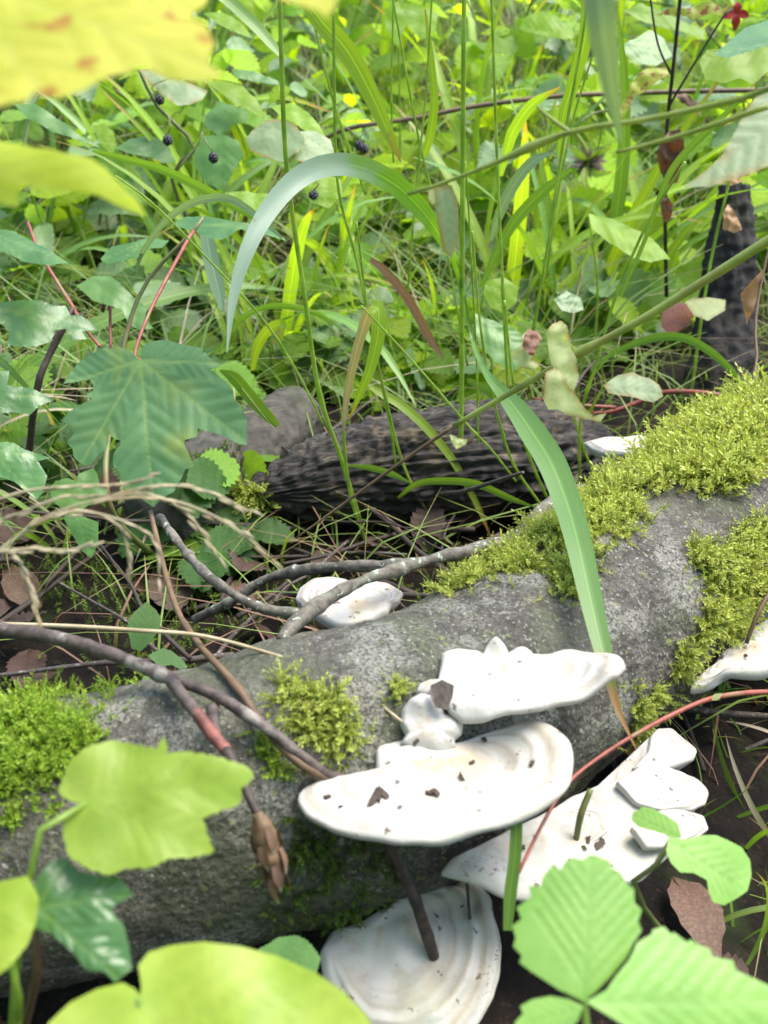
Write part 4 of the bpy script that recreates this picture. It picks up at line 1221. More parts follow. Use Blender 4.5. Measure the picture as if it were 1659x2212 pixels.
b8 = gp(.44, .33)
up_ = thing('leaning_stem_plant', 'blurred hairy stem with a dried round seed head, crossing above the mossy trunk', 'plant', b8)
tube('stem', [b8, gp(.50, .40, .30), P(1900, 150, .42), P(1659, 200, .44), P(1400, 258, .46), P(1230, 285, .475), P(1050, 360, .49), P(930, 405, .50), P(880, 420, .505)], [.0034, .0030, .0022, .0018, .0016, .0014, .0008], M['vine_stem'], up_, n=60, seg=8, knots=((.78, .012, .0016), (.93, .010, .0014)))
tube('side_stem', [P(1230, 285, .475), P(1195, 260, .48), P(1160, 230, .485)], [.0012, .001, .0007], M['vine_stem'], up_, n=10, seg=6)
tube('side_stem', [P(1659, 230, .45), P(1480, 290, .47), P(1330, 330, .48)], [.0014, .0011, .0008], M['vine_stem'], up_, n=14, seg=6)
traced_leaf('leaf', [(938, 405), (975, 400), (990, 440), (993, 500), (980, 560), (960, 540), (945, 480)], .50, (.2, -.9, .3), (958, 402), [(978, 555)], M['pale_leaf'], up_, 0, 9, curl=.1, grid=20)
traced_leaf('leaf', [(925, 410), (950, 405), (955, 425), (935, 445), (925, 430)], .50, (.2, -.9, .3), (945, 405), [(932, 440)], M['cream_leaf'], up_, 0, 9, grid=12)
# seed head: a ball of dry pointed bracts
hc0 = P(1272, 350, .48)
vs, fs = [], []
for k in range(170):
    z = rnd.uniform(-1, 1); a = rnd.uniform(0, 6.283)
    d = Vector((math.sqrt(1 - z * z) * math.cos(a), math.sqrt(1 - z * z) * math.sin(a), z))
    s = d.orthogonal().normalized() * .0009
    L = rnd.uniform(.005, .0095)
    o = len(vs)
    vs += [hc0 + d * .002 + s, hc0 + d * .002 - s, hc0 + d * L * .7 - s * .6, hc0 + d * L, hc0 + d * L * .7 + s * .6]
    fs.append((o, o + 1, o + 2, o + 3, o + 4))
mobj('seed_head', vs, fs, M['seedhead'], up_, smooth=False)
tube('side_stem', [P(1240, 285, .475), P(1262, 315, .478), hc0], [.001, .0009, .0009], M['vine_stem'], up_, n=8, seg=6)
for (a, b) in (((1290, 335), (1320, 318)), ((1250, 335), (1228, 312)), ((1285, 375), (1322, 372)), ((1262, 380), (1270, 410))):
    ribbon('bract', [P(1272, 350, .48), P(a[0], a[1], .476), P(b[0], b[1], .474)], [.002, .0035, .0004], M['blade_yellow'], up_, n=8)

def Y(u, v, y):
    """point of a picture place on the upright plane that stands y metres ahead"""
    r = ray(u, v)
    return CAM + r * (y / r.y)


def LL(u, v, lift, z=.145):
    h = on_log(u, v)
    return h[0] - ray(u, v).normalized() * lift if h else on_z(u, v, z)


# ---------------------------------------------------------------- branches and twigs
br = thing('lichen_branch', 'forked grey branch with pale lichen lying behind the trunk over the small fungus', 'branch', on_z(800, 1260, 0))
tube('main_limb', [on_z(1260, 1060, .12), on_z(1190, 1095, .13), on_z(1110, 1165, .14), on_z(1020, 1190, .15), on_z(950, 1203, .15), on_z(850, 1232, .152), on_z(760, 1265, .153), on_z(690, 1305, .152), on_z(640, 1345, .150), on_z(606, 1385, .148)],
     [.0065, .0060, .0050, .0042, .0037, .0036, .0036, .0038, .0043, .0034], M['branch'], br, n=90, seg=12, bump=.35, bscale=70, knots=((.45, .02, .001), (.7, .02, .0012), (.9, .02, .001)))
tube('fork', [on_z(905, 1217, .145), on_z(830, 1221, .14), on_z(740, 1224, .13), on_z(640, 1233, .115), on_z(560, 1258, .10), on_z(500, 1300, .085), on_z(420, 1338, .06)],
     [.0034, .0034, .0035, .0035, .0033, .0030, .0026], M['branch'], br, n=64, seg=10, bump=.35, bscale=75, knots=((.5, .02, .0012), (.8, .02, .001)))
tube('side_twig', [on_z(345, 1120, .14), on_z(388, 1176, .142), on_z(432, 1228, .145), on_z(480, 1268, .147), on_z(560, 1312, .149), on_z(645, 1325, .150)],
     [.0031, .0027, .0029, .0028, .0029, .0031], M['branch'], br, n=50, seg=9, bump=.35, bscale=80, knots=((.35, .03, .0014), (.65, .02, .001)))

tw = thing('dark_twig', 'dark brown twig with pale peeling bark slanting down across the trunk', 'twig', on_z(300, 1450, .03))
tube('main_stem', [on_z(-140, 1330, .15), on_z(0, 1360, .155), on_z(90, 1371, .158), on_z(200, 1400, .16), on_z(290, 1432, .162), on_z(355, 1460, .162)] + [LL(u, v, l) for u, v, l in ((460, 1500, .018), (560, 1562, .014), (650, 1632, .010), (710, 1672, .007), (768, 1694, .003))],
     [.0044, .0042, .0038, .0036, .0033, .0029, .0029, .0027, .0024], M['twig'], tw, n=90, seg=10, bump=.2, bscale=130, knots=((.56, .015, .0015),))
sh = tube('side_shoot', [LL(366, 1462, .02), LL(395, 1505, .022), LL(425, 1540, .024)], [.0034, .0030, .0030], M['twig'], tw, n=16, seg=9, bump=.2, bscale=150)
sh2 = tube('red_shoot', [LL(423, 1538, .024), LL(455, 1580, .026), LL(490, 1622, .028)], [.0030, .0031, .0028], M['red_bark'], tw, n=14, seg=9, bump=.15, bscale=150)
tube('side_shoot', [LL(470, 1600, .022), LL(462, 1560, .018), LL(458, 1530, .014)], [.003, .003, .0035], M['twig'], tw, n=10, seg=8, bump=.2, bscale=150)
tube('dangling_shoot', [LL(488, 1620, .028), LL(515, 1670, .032), LL(540, 1725, .036), LL(560, 1768, .038)], [.0027, .0022, .0019, .002], M['twig_dark'], tw, n=14, seg=8, bump=.15, bscale=150)
# hanging brown bud: overlapping pointed scales round a spindle
ax0, ax1 = LL(556, 1755, .038), LL(606, 1925, .045)
tube('bud', [ax0, ax0.lerp(ax1, .25), ax0.lerp(ax1, .55), ax0.lerp(ax1, .85), ax1], [.0022, .0052, .0054, .0028, .0006], M['brown_stem'], tw, n=26, seg=12, bump=.25, bscale=220)
axd = (ax1 - ax0).normalized()
for k in range(14):
    t = .08 + .055 * k
    an = k * 2.4
    o1 = axd.orthogonal().normalized()
    o1 = Matrix.Rotation(an, 3, axd) @ o1
    r_ = interp([.0024, .0056, .0058, .0040, .001], t)
    a = ax0.lerp(ax1, t) + o1 * r_
    ribbon('scale', [a, a + axd * .006 + o1 * .0006, a + axd * .012 - o1 * .0006], [.003, .0048, .0006], M['bud_scale'], tw, face=tuple(o1), n=6)

bs = thing('dry_stalk', 'thin bent brown stem leaning across the twig onto the largest fungus', 'stem', on_z(330, 1180, 0))
tube('stem', [P(325, 1105, .70), P(350, 1210, .665), P(382, 1315, .62), P(430, 1392, .575), P(510, 1482, .535), P(572, 1572, .515)] + [LL(650, 1652, .010), LL(735, 1692, .004)], [.0016, .0018, .0017, .0017, .0019, .0021, .0018], M['brown_stem'], bs, n=60, seg=8, bump=.15, bscale=120, knots=((.45, .012, .0008), (.72, .01, .0009)))
ss = thing('straw_stalk', 'long pale thin straw stalk crossing the dark twig over the trunk', 'straw', on_z(300, 1400, .1))
tube('stalk', [P(-120, 1345, .60), P(130, 1352, .585), P(300, 1362, .575), P(450, 1376, .57), P(640, 1430, .555), P(760, 1478, .55), LL(870, 1560, .006)], [.0011, .0012, .0011, .0009, .0007], M['straw'], ss, n=40, seg=6)

rs = thing('red_runner', 'arching thin red stem with a small bud beside the lobed fungus', 'stem', gp(.40, .62))
tube('stem', [P(1120, 1885, .50), P(1180, 1765, .525), P(1230, 1688, .54), P(1300, 1632, .555), P(1370, 1588, .57), P(1450, 1545, .59), P(1540, 1508, .61), P(1659, 1495, .64), P(1780, 1510, .66), gp(.40, .62)], [.0008, .0010, .0013, .0015, .0016, .0017, .0018, .002], M['red_stem'], rs, n=60, seg=8, bump=.1, bscale=150)
ribbon('bud', [P(1535, 1512, .608), P(1548, 1505, .606), P(1560, 1498, .605)], [.001, .004, .0005], M['cream_leaf'], rs, n=8)

h = hit_scene(938, 2068)
e_ = h[0] if h else P(938, 2068, .5)
dt = thing('dark_stick', 'dark stick poking up out of the ringed fungus under the largest shelf', 'stick', e_)
tube('stick', [LL(835, 1815, .012), P(868, 1880, px(e_)[2] - .012), P(905, 1965, px(e_)[2] - .008), e_], [.0020, .0030, .0030, .0028], M['twig_dark'], dt, n=26, seg=8, bump=.25, bscale=150)
h = hit_scene(1015, 1985)
if h:
    o = tube('thin_stick', [h[0], P(1008, 1900, px(h[0])[2] - .004), P(1004, 1852, px(h[0])[2] - .006)], [.0009, .0008, .0006], M['twig_dark'], None, n=12, seg=6)
    props(o, 'thin brown stick standing between the ringed and the broad fungus', 'stick')
h = hit_scene(1245, 1812)
if h:
    o = tube('green_stub', [h[0], P(1255, 1760, px(h[0])[2] - .006), P(1276, 1705, px(h[0])[2] - .006)], [.0016, .0018, .0016], M['olive_stem'], None, n=12, seg=6)
    props(o, 'short olive plant stub growing through the broad fungus', 'stem')
h = hit_scene(1650, 1340)
o = tube('grass_stub', [P(1612, 1390, .66), P(1640, 1320, .66), P(1680, 1250, .67)], [.0012, .0014, .0014], M['brown_stem'], None, n=12, seg=6)
props(o, 'short tan stalk leaning on the cream fungus', 'stem')

# ---------------------------------------------------------------- grasses that can be told apart
def grass(label, base, stems=(), blades=(), group=None, name='grass_plant'):
    t = thing(name, label, 'grass', base, group)
    for pts, r in stems:
        tube('stem', pts, r, M['green_stem'], t, n=44, seg=7, knots=((.35, .006, .0006), (.62, .006, .0005)))
    for pts, w, m, kw in blades:
        ribbon('blade', pts, w, M[m], t, **{**dict(n=34), **kw})
    return t


YS = lambda y, *q: [Y(u, v, y) for u, v in q]
grass('tall hairy grass stem with a narrow dark blade near its top', Y(790, 1172, .82),
      [([Y(795, 1190, .83), Y(790, 1165, .82), Y(740, 1000, .80), Y(690, 850, .79), Y(655, 620, .77), Y(620, 370, .75), Y(608, 130, .73), Y(603, -120, .72)], [.0016, .0018, .0019, .0018, .0017, .0016, .0014])],
      [([Y(612, 128, .73), Y(585, 95, .735), Y(540, 45, .74), Y(470, -15, .74), Y(380, -70, .74)], [.002, .007, .009, .008, .001], 'blade', dict(roll=.6)),
       ([Y(745, 1005, .80), Y(800, 1010, .79), Y(850, 1025, .78), Y(890, 1045, .77)], [.001, .006, .006, .0006], 'blade', dict(roll=.5))])
grass('tall straight grass stem carrying the broad blade that arches and hangs with painted grey-blue sky sheen', Y(995, 1085, .86),
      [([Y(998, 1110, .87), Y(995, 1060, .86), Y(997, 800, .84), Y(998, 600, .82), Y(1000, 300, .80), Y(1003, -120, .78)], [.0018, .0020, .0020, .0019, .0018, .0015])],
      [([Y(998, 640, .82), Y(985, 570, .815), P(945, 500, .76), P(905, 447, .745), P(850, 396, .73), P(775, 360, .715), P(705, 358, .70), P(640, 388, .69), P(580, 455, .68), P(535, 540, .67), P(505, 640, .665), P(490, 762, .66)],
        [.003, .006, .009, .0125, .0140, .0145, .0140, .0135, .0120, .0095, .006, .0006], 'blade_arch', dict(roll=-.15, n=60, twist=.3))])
grass('wide green grass blade with a brown withered tip hanging in front of the trunk', Y(1003, 640, .82),
      [],
      [([Y(1003, 640, .82), Y(1022, 740, .81), P(1050, 805, .77), P(1082, 845, .75), P(1112, 880, .73), P(1150, 935, .705), P(1190, 1000, .68), P(1225, 1090, .65), P(1250, 1180, .62), P(1272, 1280, .595), P(1295, 1380, .575), P(1312, 1450, .565), P(1332, 1525, .56), P(1374, 1618, .555)],
        [.002, .003, .005, .009, .0140, .0175, .0180, .0170, .0152, .0130, .0105, .0070, .0035, .0005], 'blade_big', dict(roll=-.25, n=70, fold=.25))])
t = grass('blurred grey-blue grass blade hanging from above over the meadow plants', gp(.36, .30), [],
      [([gp(.36, .30), Vector((.36, .30, .3)), Vector((.32, .31, .56)), P(1560, -330, .31), P(1350, -260, .305), P(1292, -100, .30), P(1297, 0, .30), P(1306, 100, .31), P(1322, 200, .32), P(1342, 312, .33)],
        [.004, .005, .007, .009, .0095, .0092, .0086, .0075, .005, .0004], 'blade_blue', dict(n=60, roll=.1))])
grass('thin leaning grass stem crossing the rotten log with a folded dead blade', Y(950, 1172, .83),
      [([Y(955, 1185, .84), Y(930, 1120, .83), Y(870, 1000, .82), Y(815, 780, .80), Y(770, 560, .79), Y(730, 400, .78), Y(722, 150, .76), Y(720, -100, .75)], [.0011, .0012, .0012, .0011, .001])])
grass('dead tan grass blade folded over at its yellow rusty tip', Y(790, 1150, .80),
      [([Y(790, 1172, .81), Y(760, 1080, .80), Y(745, 980, .79), Y(742, 900, .785)], [.0014, .0015, .0013])],
      [([Y(742, 930, .785), Y(748, 860, .78), Y(765, 775, .77), Y(785, 705, .765), Y(800, 662, .76)], [.003, .006, .008, .009, .010], 'tan_straw', dict(roll=.5)),
       ([Y(800, 662, .76), Y(816, 668, .757), Y(818, 700, .754), Y(812, 745, .752), Y(798, 800, .75), Y(775, 855, .75), Y(755, 905, .75)], [.010, .011, .011, .010, .008, .005, .001], 'blade_yellow', dict(roll=-.3))])
st_list = [
    (.98, [(1010, 790), (960, 520), (905, 300), (838, -60)], .0011), (.92, [(1100, 900), (1090, 700), (1076, 400), (1060, -60)], .0014),
    (.95, [(1150, 720), (1185, 520), (1215, 320), (1255, 100), (1278, -60)], .0014), (.84, [(860, 1050), (845, 930), (815, 780), (790, 640), (770, 480)], .0010),
    (.80, [(1175, 1100), (1110, 1003), (1070, 878), (1040, 720), (1020, 500)], .0011), (.82, [(1182, 1075), (1150, 1003), (1128, 930), (1105, 800), (1090, 650)], .0012),
    (.84, [(1292, 1045), (1262, 970), (1240, 898), (1225, 800)], .0010), (.86, [(1035, 1045), (1032, 900), (1030, 793), (1015, 500), (1005, 350)], .0009),
    (.82, [(1115, 1040), (1060, 970), (1010, 918), (900, 790), (780, 660)], .0009), (.85, [(1252, 1060), (1255, 900), (1290, 780), (1330, 640), (1400, 480), (1480, 350)], .0013),
    (.90, [(700, 920), (640, 800), (560, 680), (430, 540), (330, 440), (250, 380)], .0010), (1.05, [(540, 720), (500, 640), (440, 560), (400, 470)], .0010),
    (.95, [(880, 640), (900, 400), (920, 200), (935, -40)], .0010), (1.1, [(790, 420), (730, 250), (690, 100), (660, -40)], .0014),
    (1.05, [(1180, 600), (1205, 420), (1240, 250), (1300, 60), (1330, -50)], .0010), (1.1, [(850, 350), (845, 200), (848, 80), (850, -40)], .0010),
]
for y, q, r in st_list:
    grass('thin upright grass stem rising behind the rotten log', Y(q[0][0], q[0][1], y), [([Y(u, v, y - .02 * i) for i, (u, v) in enumerate(q)], [r, r, r * .9, r * .8])], [], 'thin grass stems behind the trunk', 'lone_grass_stem')  # one bare stem each
bl_list = [
    ('broad lime grass blade drooping between the tall stems', .92, [(620, -60), (690, 40), (750, 110), (800, 200), (840, 290), (866, 350)], [.006, .015, .016, .014, .009, .001], 'blade_yellow', .2),
    ('arching green grass blade bowing over in front of the black stump', 1.0, [(1290, 800), (1310, 773), (1355, 748), (1420, 728), (1480, 730), (1540, 763), (1595, 818), (1638, 895)], [.002, .004, .007, .009, .009, .0085, .006, .001], 'blade_big', .5),
    ('dark green blade reaching out from under the yellow-green leaf', 1.0, [(200, 325), (280, 345), (350, 365), (425, 400), (500, 440), (560, 475), (605, 520)], [.003, .008, .009, .010, .009, .007, .001], 'blade', .6),
    ('slender grey-blue blade arching above the large maple leaf', .85, [(295, 590), (305, 550), (350, 485), (400, 445), (450, 428), (500, 430), (560, 470), (610, 515)], [.001, .004, .005, .006, .006, .006, .005, .002], 'blade_blue', .3),
    ('green blade turning orange toward its tip over the rotten log', .86, [(800, 835), (830, 853), (870, 878), (920, 923), (970, 983), (1000, 1033), (1035, 1100), (1060, 1160)], [.004, .008, .008, .008, .007, .006, .005, .001], 'blade_yellow', -.3),
    ('bluish blade lying low across the rotten log fibres', .82, [(860, 1075), (900, 1045), (960, 1038), (1030, 1045), (1100, 1075), (1160, 1097)], [.003, .006, .007, .007, .006, .001], 'blade', .5),
    ('short bright blade standing beside the grey-blue hanging blade', 1.0, [(1205, 345), (1215, 260), (1240, 170), (1262, 90), (1268, 0), (1262, -60)], [.001, .010, .012, .012, .011, .010], 'blade_yellow', .4),
    ('upright pointed green blade among the tall stems', 1.0, [(915, 340), (930, 285), (937, 210), (930, 120), (918, 20)], [.006, .009, .008, .006, .001], 'blade_yellow', .4),
    ('long narrow blade slanting up toward the grey-green toothed leaf', .95, [(1340, 640), (1390, 525), (1420, 440), (1455, 360), (1530, 280), (1605, 212)], [.003, .004, .005, .006, .007, .002], 'blade', .4),
    ('broad blade slanting up under the dried seed head', 1.0, [(1040, 620), (1070, 550), (1110, 480), (1170, 415), (1235, 365)], [.004, .008, .011, .011, .003], 'blade', .4),
    ('pale grey-blue blade tip bent over beside the dried seed head', .98, [(1060, 520), (1080, 460), (1110, 400), (1150, 350), (1198, 328)], [.004, .009, .010, .009, .001], 'blade_blue', -.2),
    ('lime blade with rusty flecks standing over the red vine', 1.02, [(1080, 380), (1095, 325), (1110, 280), (1150, 225), (1210, 188)], [.005, .009, .011, .010, .001], 'blade_yellow', .3),
    ('rusty dead blade hanging between the thin stems', .9, [(800, 560), (830, 583), (880, 643), (930, 733), (958, 775)], [.004, .007, .008, .007, .001], 'rust_blade', .2),
    ('lime blade arching over behind the fallen trunk', 1.0, [(470, 760), (520, 690), (590, 660), (680, 675), (745, 715)], [.004, .006, .007, .006, .001], 'blade', .6),
    ('bright blade nodding beside the large maple leaf', .95, [(545, 800), (555, 750), (580, 712), (610, 702), (590, 745)], [.004, .009, .010, .009, .001], 'blade_yellow', .2),
    ('drooping green blade at the edge of the large maple leaf', .88, [(600, 920), (580, 900), (540, 855), (505, 815), (475, 800)], [.004, .010, .012, .011, .002], 'blade', -.3),
    ('dew-wet broad blade drooping behind the large maple leaf', 1.0, [(445, 500), (455, 560), (470, 620), (480, 670)], [.012, .015, .014, .004], 'blade_blue', -.2),
    ('yellow-green blade lying against the pale vine stem', .95, [(1010, 820), (1050, 840), (1100, 870), (1160, 880)], [.004, .010, .010, .001], 'blade', .3),
    ('short lime blade standing in front of the broad fungus', .47, [(1096, 2010), (1102, 1930), (1112, 1850), (1116, 1768)], [.004, .006, .0058, .0055], 'blade', .2),
]
for lab, y, q, w, m, roll in bl_list:
    pts = [Y(u, v, y - .006 * i) for i, (u, v) in enumerate(q)] if y > .6 else [P(u, v, y + .03) for u, v in q]
    grass(lab, pts[0], [], [(pts, w, m, dict(roll=roll))], None, 'lone_grass_blade')  # one single blade each

# dry, out-of-focus grass panicle
pn = thing('dry_grass_panicle', 'blurred straw-coloured dry grass panicle drooping over the twigs', 'dry grass', gp(-.25, .33))
brs = [[(-120, 1230), (0, 1185), (90, 1120), (200, 1082), (300, 1062)], [(200, 1082), (330, 1075), (430, 1100), (520, 1150), (592, 1212)], [(240, 1070), (350, 1048), (450, 1062), (540, 1105)],
       [(300, 1062), (370, 1085), (430, 1140), (470, 1205)], [(60, 1140), (150, 1105), (250, 1120), (330, 1165), (345, 1250)], [(0, 1185), (40, 1210), (70, 1290), (85, 1340)],
       [(-60, 1150), (40, 1110), (130, 1075), (220, 1070)], [(150, 1100), (210, 1110), (265, 1150), (280, 1230)], [(-60, 1200), (60, 1185), (150, 1188), (200, 1170)], [(-40, 1090), (60, 1060), (160, 1050), (260, 1045), (330, 1030)]]
sp_m = None
for i, q in enumerate(brs):
    pts = [P(u, v, .43 + .004 * (i % 4)) for u, v in q]
    tube('stalk', pts, [.0006, .0005, .0004, .0003], M['straw'], pn, n=22, seg=6)
    c = spline(pts, 40)
    for k in range(6, 40, 4):
        d = (c[min(k + 1, 39)] - c[k - 1]).normalized()
        a = c[k] + Vector((rnd.uniform(-1, 1), rnd.uniform(-1, 1), rnd.uniform(-1, .4))) * .0015
        vs, fs = tube_data([a, a + d * .0025, a + d * .006], [.0002, .0008, .0002], 5, 5)
        mobj('spikelet', vs, fs, M['straw'], pn)
tube('stalk', [gp(-.25, .33), P(-260, 1350, .42), P(-120, 1230, .43)], [.0014, .0012, .001], M['straw'], pn, n=14, seg=6)

# ---------------------------------------------------------------- shared leaf shapes (stalk at the origin, tip along +Y, face up)
def ovate(seed, width=.62, teeth=.05, peak=.42, rows=13, fold=.22, droop=.25, corr=.01, tip=1.0):
    r = random.Random(seed)
    vs, fs, uv = [], [], []
    sk = r.uniform(-.06, .06)
    for i in range(rows):
        t = i / (rows - 1)
        a = t / peak if t < peak else 1 - (t - peak) / (1 - peak)
        w = width * .5 * (math.sin(max(0, min(1, a)) * math.pi / 2) ** (.75 if t < peak else tip)) + .004
        x0 = sk * math.sin(t * math.pi)
        tj = teeth * (1 if i % 2 else -.6) * w * 2 * (0 if i in (0, rows - 1) else 1)
        for x in (-1, -.5, 0, .5, 1):
            e = (w + tj * (abs(x) == 1)) * x
            z = fold * abs(e) - droop * t * t + corr * (1 if i % 2 else -1) * (abs(x) == .5) + .02 * r.uniform(-1, 1)
            yy = t - (.05 * abs(x) if abs(x) == 1 and i % 2 == 0 else 0)
            vs.append((x0 + e, yy, z)); uv.append((.5 + e, t))
    for i in range(rows - 1):
        for k in range(4):
            a = i * 5 + k
            fs.append((a, a + 1, a + 6, a + 5))
    return vs, fs, uv


SHAPES = {
    'ovate': [ovate(s, .60, .04, .40, 21, .2, d) for s, d in ((1, .1), (2, .25), (3, .4))],
    'broad': [ovate(s, .80, .035, .42, 21, .18, d, tip=.85) for s, d in ((4, .1), (5, .25), (6, .35))],
    'lance': [ovate(s, .36, .04, .36, 19, .25, d) for s, d in ((7, .15), (8, .35), (9, .5))],
    'round': [ovate(s, .90, .055, .55, 19, .16, d, tip=.6) for s, d in ((10, .08), (11, .2), (12, .3))],
    'smooth': [ovate(s, .50, .0, .45, 11, .25, d) for s, d in ((13, .1), (14, .3), (15, .5))],
}
_cache = {}


def leaf_mesh(kind, mat):
    k = (kind, rnd.randrange(len(SHAPES[kind])), mat)
    if k not in _cache:
        v, f, uv = SHAPES[kind][k[1]]
        _cache[k] = make_mesh('leaf_' + kind, v, f, M[mat], uv=uv)
    return _cache[k]


def put_leaf(parent, base, direction, size, kind, mat, name='leaf', up=None, roll=None):
    """base relative to the plant; the leaf grows along direction with its face up"""
    d = Vector(direction).normalized()
    u = Vector(up or (0, 0, 1))
    x = d.cross(u)
    if x.length < 1e-3: x = Vector((1, 0, 0))
    x.normalize()
    z = x.cross(d)
    m = Matrix((x, d, z)).transposed()
    m = m @ Matrix.Rotation(rnd.gauss(0, .35) if roll is None else roll, 3, 'Y')
    o = add(name, leaf_mesh(kind, mat), parent)
    o.matrix_local = Matrix.LocRotScale(Vector(base), m.to_quaternion(), Vector((size, size, size)))
    return o


def stem_mesh(curves, mat):
    vs, fs = join(*[tube_data(c, r, n, 5) for c, r, n in curves])
    return make_mesh('stem', [tuple(v) for v in vs], fs, M[mat])


def bramble(loc, h, n, size, mats, label, group, stem='olive_stem', kinds=('broad', 'ovate'), lean=None, cat='bramble', name='bramble_plant'):
    t = thing(name, label, cat, loc, group)
    a = rnd.uniform(0, 6.28) if lean is None else lean
    dx, dy = math.cos(a), math.sin(a)
    main = [Vector((0, 0, -.01)), Vector((dx * .05, dy * .05, h * .55)), Vector((dx * .14, dy * .14, h * .92)), Vector((dx * .26, dy * .26, h))]
    cur = [(main, [.0022, .0018, .0012], 10)]
    sp = spline(main, 20)
    leaves = []
    for i in range(n):
        k = int(5 + 14 * i / max(1, n - 1))
        p = sp[min(k, 19)]
        an = a + (1.1 if i % 2 else -1.1) + rnd.uniform(-.5, .5)
        q = p + Vector((math.cos(an), math.sin(an), rnd.uniform(.3, .7))) * rnd.uniform(.03, .06)
        cur.append(([p, p.lerp(q, .6) + Vector((0, 0, .006)), q], [.0009, .0007], 4))
        for j, off in enumerate((0, 1.15, -1.15)):
            s = size * rnd.uniform(.8, 1.15) * (1 if j == 0 else .8)
            leaves.append((q, Vector((math.cos(an + off), math.sin(an + off), rnd.uniform(-.55, .15))), s))
    add('stem', stem_mesh(cur, stem), t)
    for q, d, s in leaves:
        put_leaf(t, q, d, s, rnd.choice(kinds), rnd.choice(mats), 'leaflet', up=(rnd.uniform(-.3, .3), -.55 + rnd.uniform(-.35, .25), .9))
    return t


def herb(loc, h, pairs, size, mats, label, group, kinds=('ovate', 'lance'), stem='green_stem', name='leafy_herb'):
    t = thing(name, label, 'plant', loc, group)
    le = Vector((rnd.uniform(-.3, .3), rnd.uniform(-.3, .3), 0)) * h
    main = [Vector((0, 0, -.01)), Vector((0, 0, h * .5)) + le * .3, Vector((0, 0, h)) + le]
    add('stem', stem_mesh([(main, [.0020, .0016, .0009], 10)], stem), t)
    sp = spline(main, 20)
    a0 = rnd.uniform(0, 3)
    for i in range(pairs):
        k = int(4 + 15 * (i + 1) / pairs)
        p = sp[min(k, 19)]
        s = size * (1 - .45 * i / pairs) * rnd.uniform(.85, 1.15)
        for sg in (0, math.pi):
            an = a0 + i * 1.57 + sg + rnd.uniform(-.25, .25)
            put_leaf(t, p, (math.cos(an), math.sin(an), rnd.uniform(-.35, .35)), s, rnd.choice(kinds), rnd.choice(mats), up=(rnd.uniform(-.3, .3), -.4 + rnd.uniform(-.4, .3), .9))
    return t


def rosette(loc, n, h, size, mats, label, group, name='low_plant', kinds=('round', 'broad')):
    t = thing(name, label, 'plant', loc, group)
    cur, leaves = [], []
    for i in range(n):
        an = rnd.uniform(0, 6.28)
        hh = h * rnd.uniform(.6, 1.1)
        q = Vector((math.cos(an), math.sin(an), 0)) * rnd.uniform(.02, .06) + Vector((0, 0, hh))
        cur.append(([Vector((0, 0, -.01)), Vector((q.x * .3, q.y * .3, hh * .6)), q], [.0012, .0008], 6))
        for off in (0, 1.9, -1.9):
            leaves.append((q, Vector((math.cos(an + off), math.sin(an + off), rnd.uniform(-.45, .1))), size * rnd.uniform(.8, 1.15)))
    add('stem', stem_mesh(cur, 'green_stem'), t)
    for q, d, s in leaves:
        put_leaf(t, q, d, s, rnd.choice(kinds), rnd.choice(mats), 'leaflet', up=(rnd.uniform(-.3, .3), -.35 + rnd.uniform(-.3, .3), .9))
    return t


# arching blade meshes of unit length
def blade_shape(seed):
    r = random.Random(seed)
    b = r.uniform(.25, 1.0)
    pts = []
    for i in range(7):
        t = i / 6
        a = b * t * 1.6
        pts.append((Vector((0, math.sin(a) * t * .75, (math.cos(a * .75)) * t)) if True else None))
    vs, fs, uv = ribbon_data(pts, [.022, .034, .036, .032, .022, .002], n=13, face=(0, -.8, .6), fold=.2, twist=r.uniform(-.9, .9), wave=.05)
    return [tuple(v) for v in vs], fs, uv


BLADES = [blade_shape(s) for s in range(9)]


def blade_mesh(mat):
    k = ('blade', rnd.randrange(len(BLADES)), mat)
    if k not in _cache:
        v, f, uv = BLADES[k[1]]
        _cache[k] = make_mesh('blade', v, f, M[mat], uv=uv)
    return _cache[k]


def tuft(loc, n, h, mats, label, group, spread=.5):
    t = thing('grass_tuft', label, 'grass', loc, group)
    for i in range(n):
        o = add('blade', blade_mesh(rnd.choice(mats)), t)
        s = h * rnd.uniform(.6, 1.15)
        o.location = (rnd.uniform(-.02, .02), rnd.uniform(-.02, .02), -.01)
        o.rotation_euler = (rnd.gauss(0, spread * .5), rnd.gauss(0, spread * .5), rnd.uniform(0, 6.28))
        o.scale = (s * rnd.uniform(.8, 1.3), s, s)
    return t


def clear(p):
    """keep the rotten log, the stump and their forecourt free of tall growth"""
    u, v, d = px(p)
    if 470 < u < 1330 and 870 < v < 1300: return False
    if u > 1460 and p.y < 1.5: return False
    if u > 1240 and p.y < 1.28: return False
    return True


def spot(y0, y1, xpad=.25, umin=None, umax=None):
    while True:
        y = y0 + (y1 - y0) * rnd.random() ** 1.0
        if umin is None:
            hw = .38 * y + xpad
            x = rnd.uniform(-hw, hw)
        else:
            x = rnd.uniform(umin, umax)
        if clear(gp(x, y)): return gp(x, y)



def where(p):
    """the landmark a thicket plant stands by"""
    q = p.x / p.y
    side = 'behind the yellow maple leaf' if q < -.24 else 'behind the fruiting bramble' if q < -.06 else 'behind the tall grass stems' if q < .13 else 'behind the dried seed head' if q < .25 else 'behind the black stump'
    return side + (' far back' if p.y > 2.3 else '')


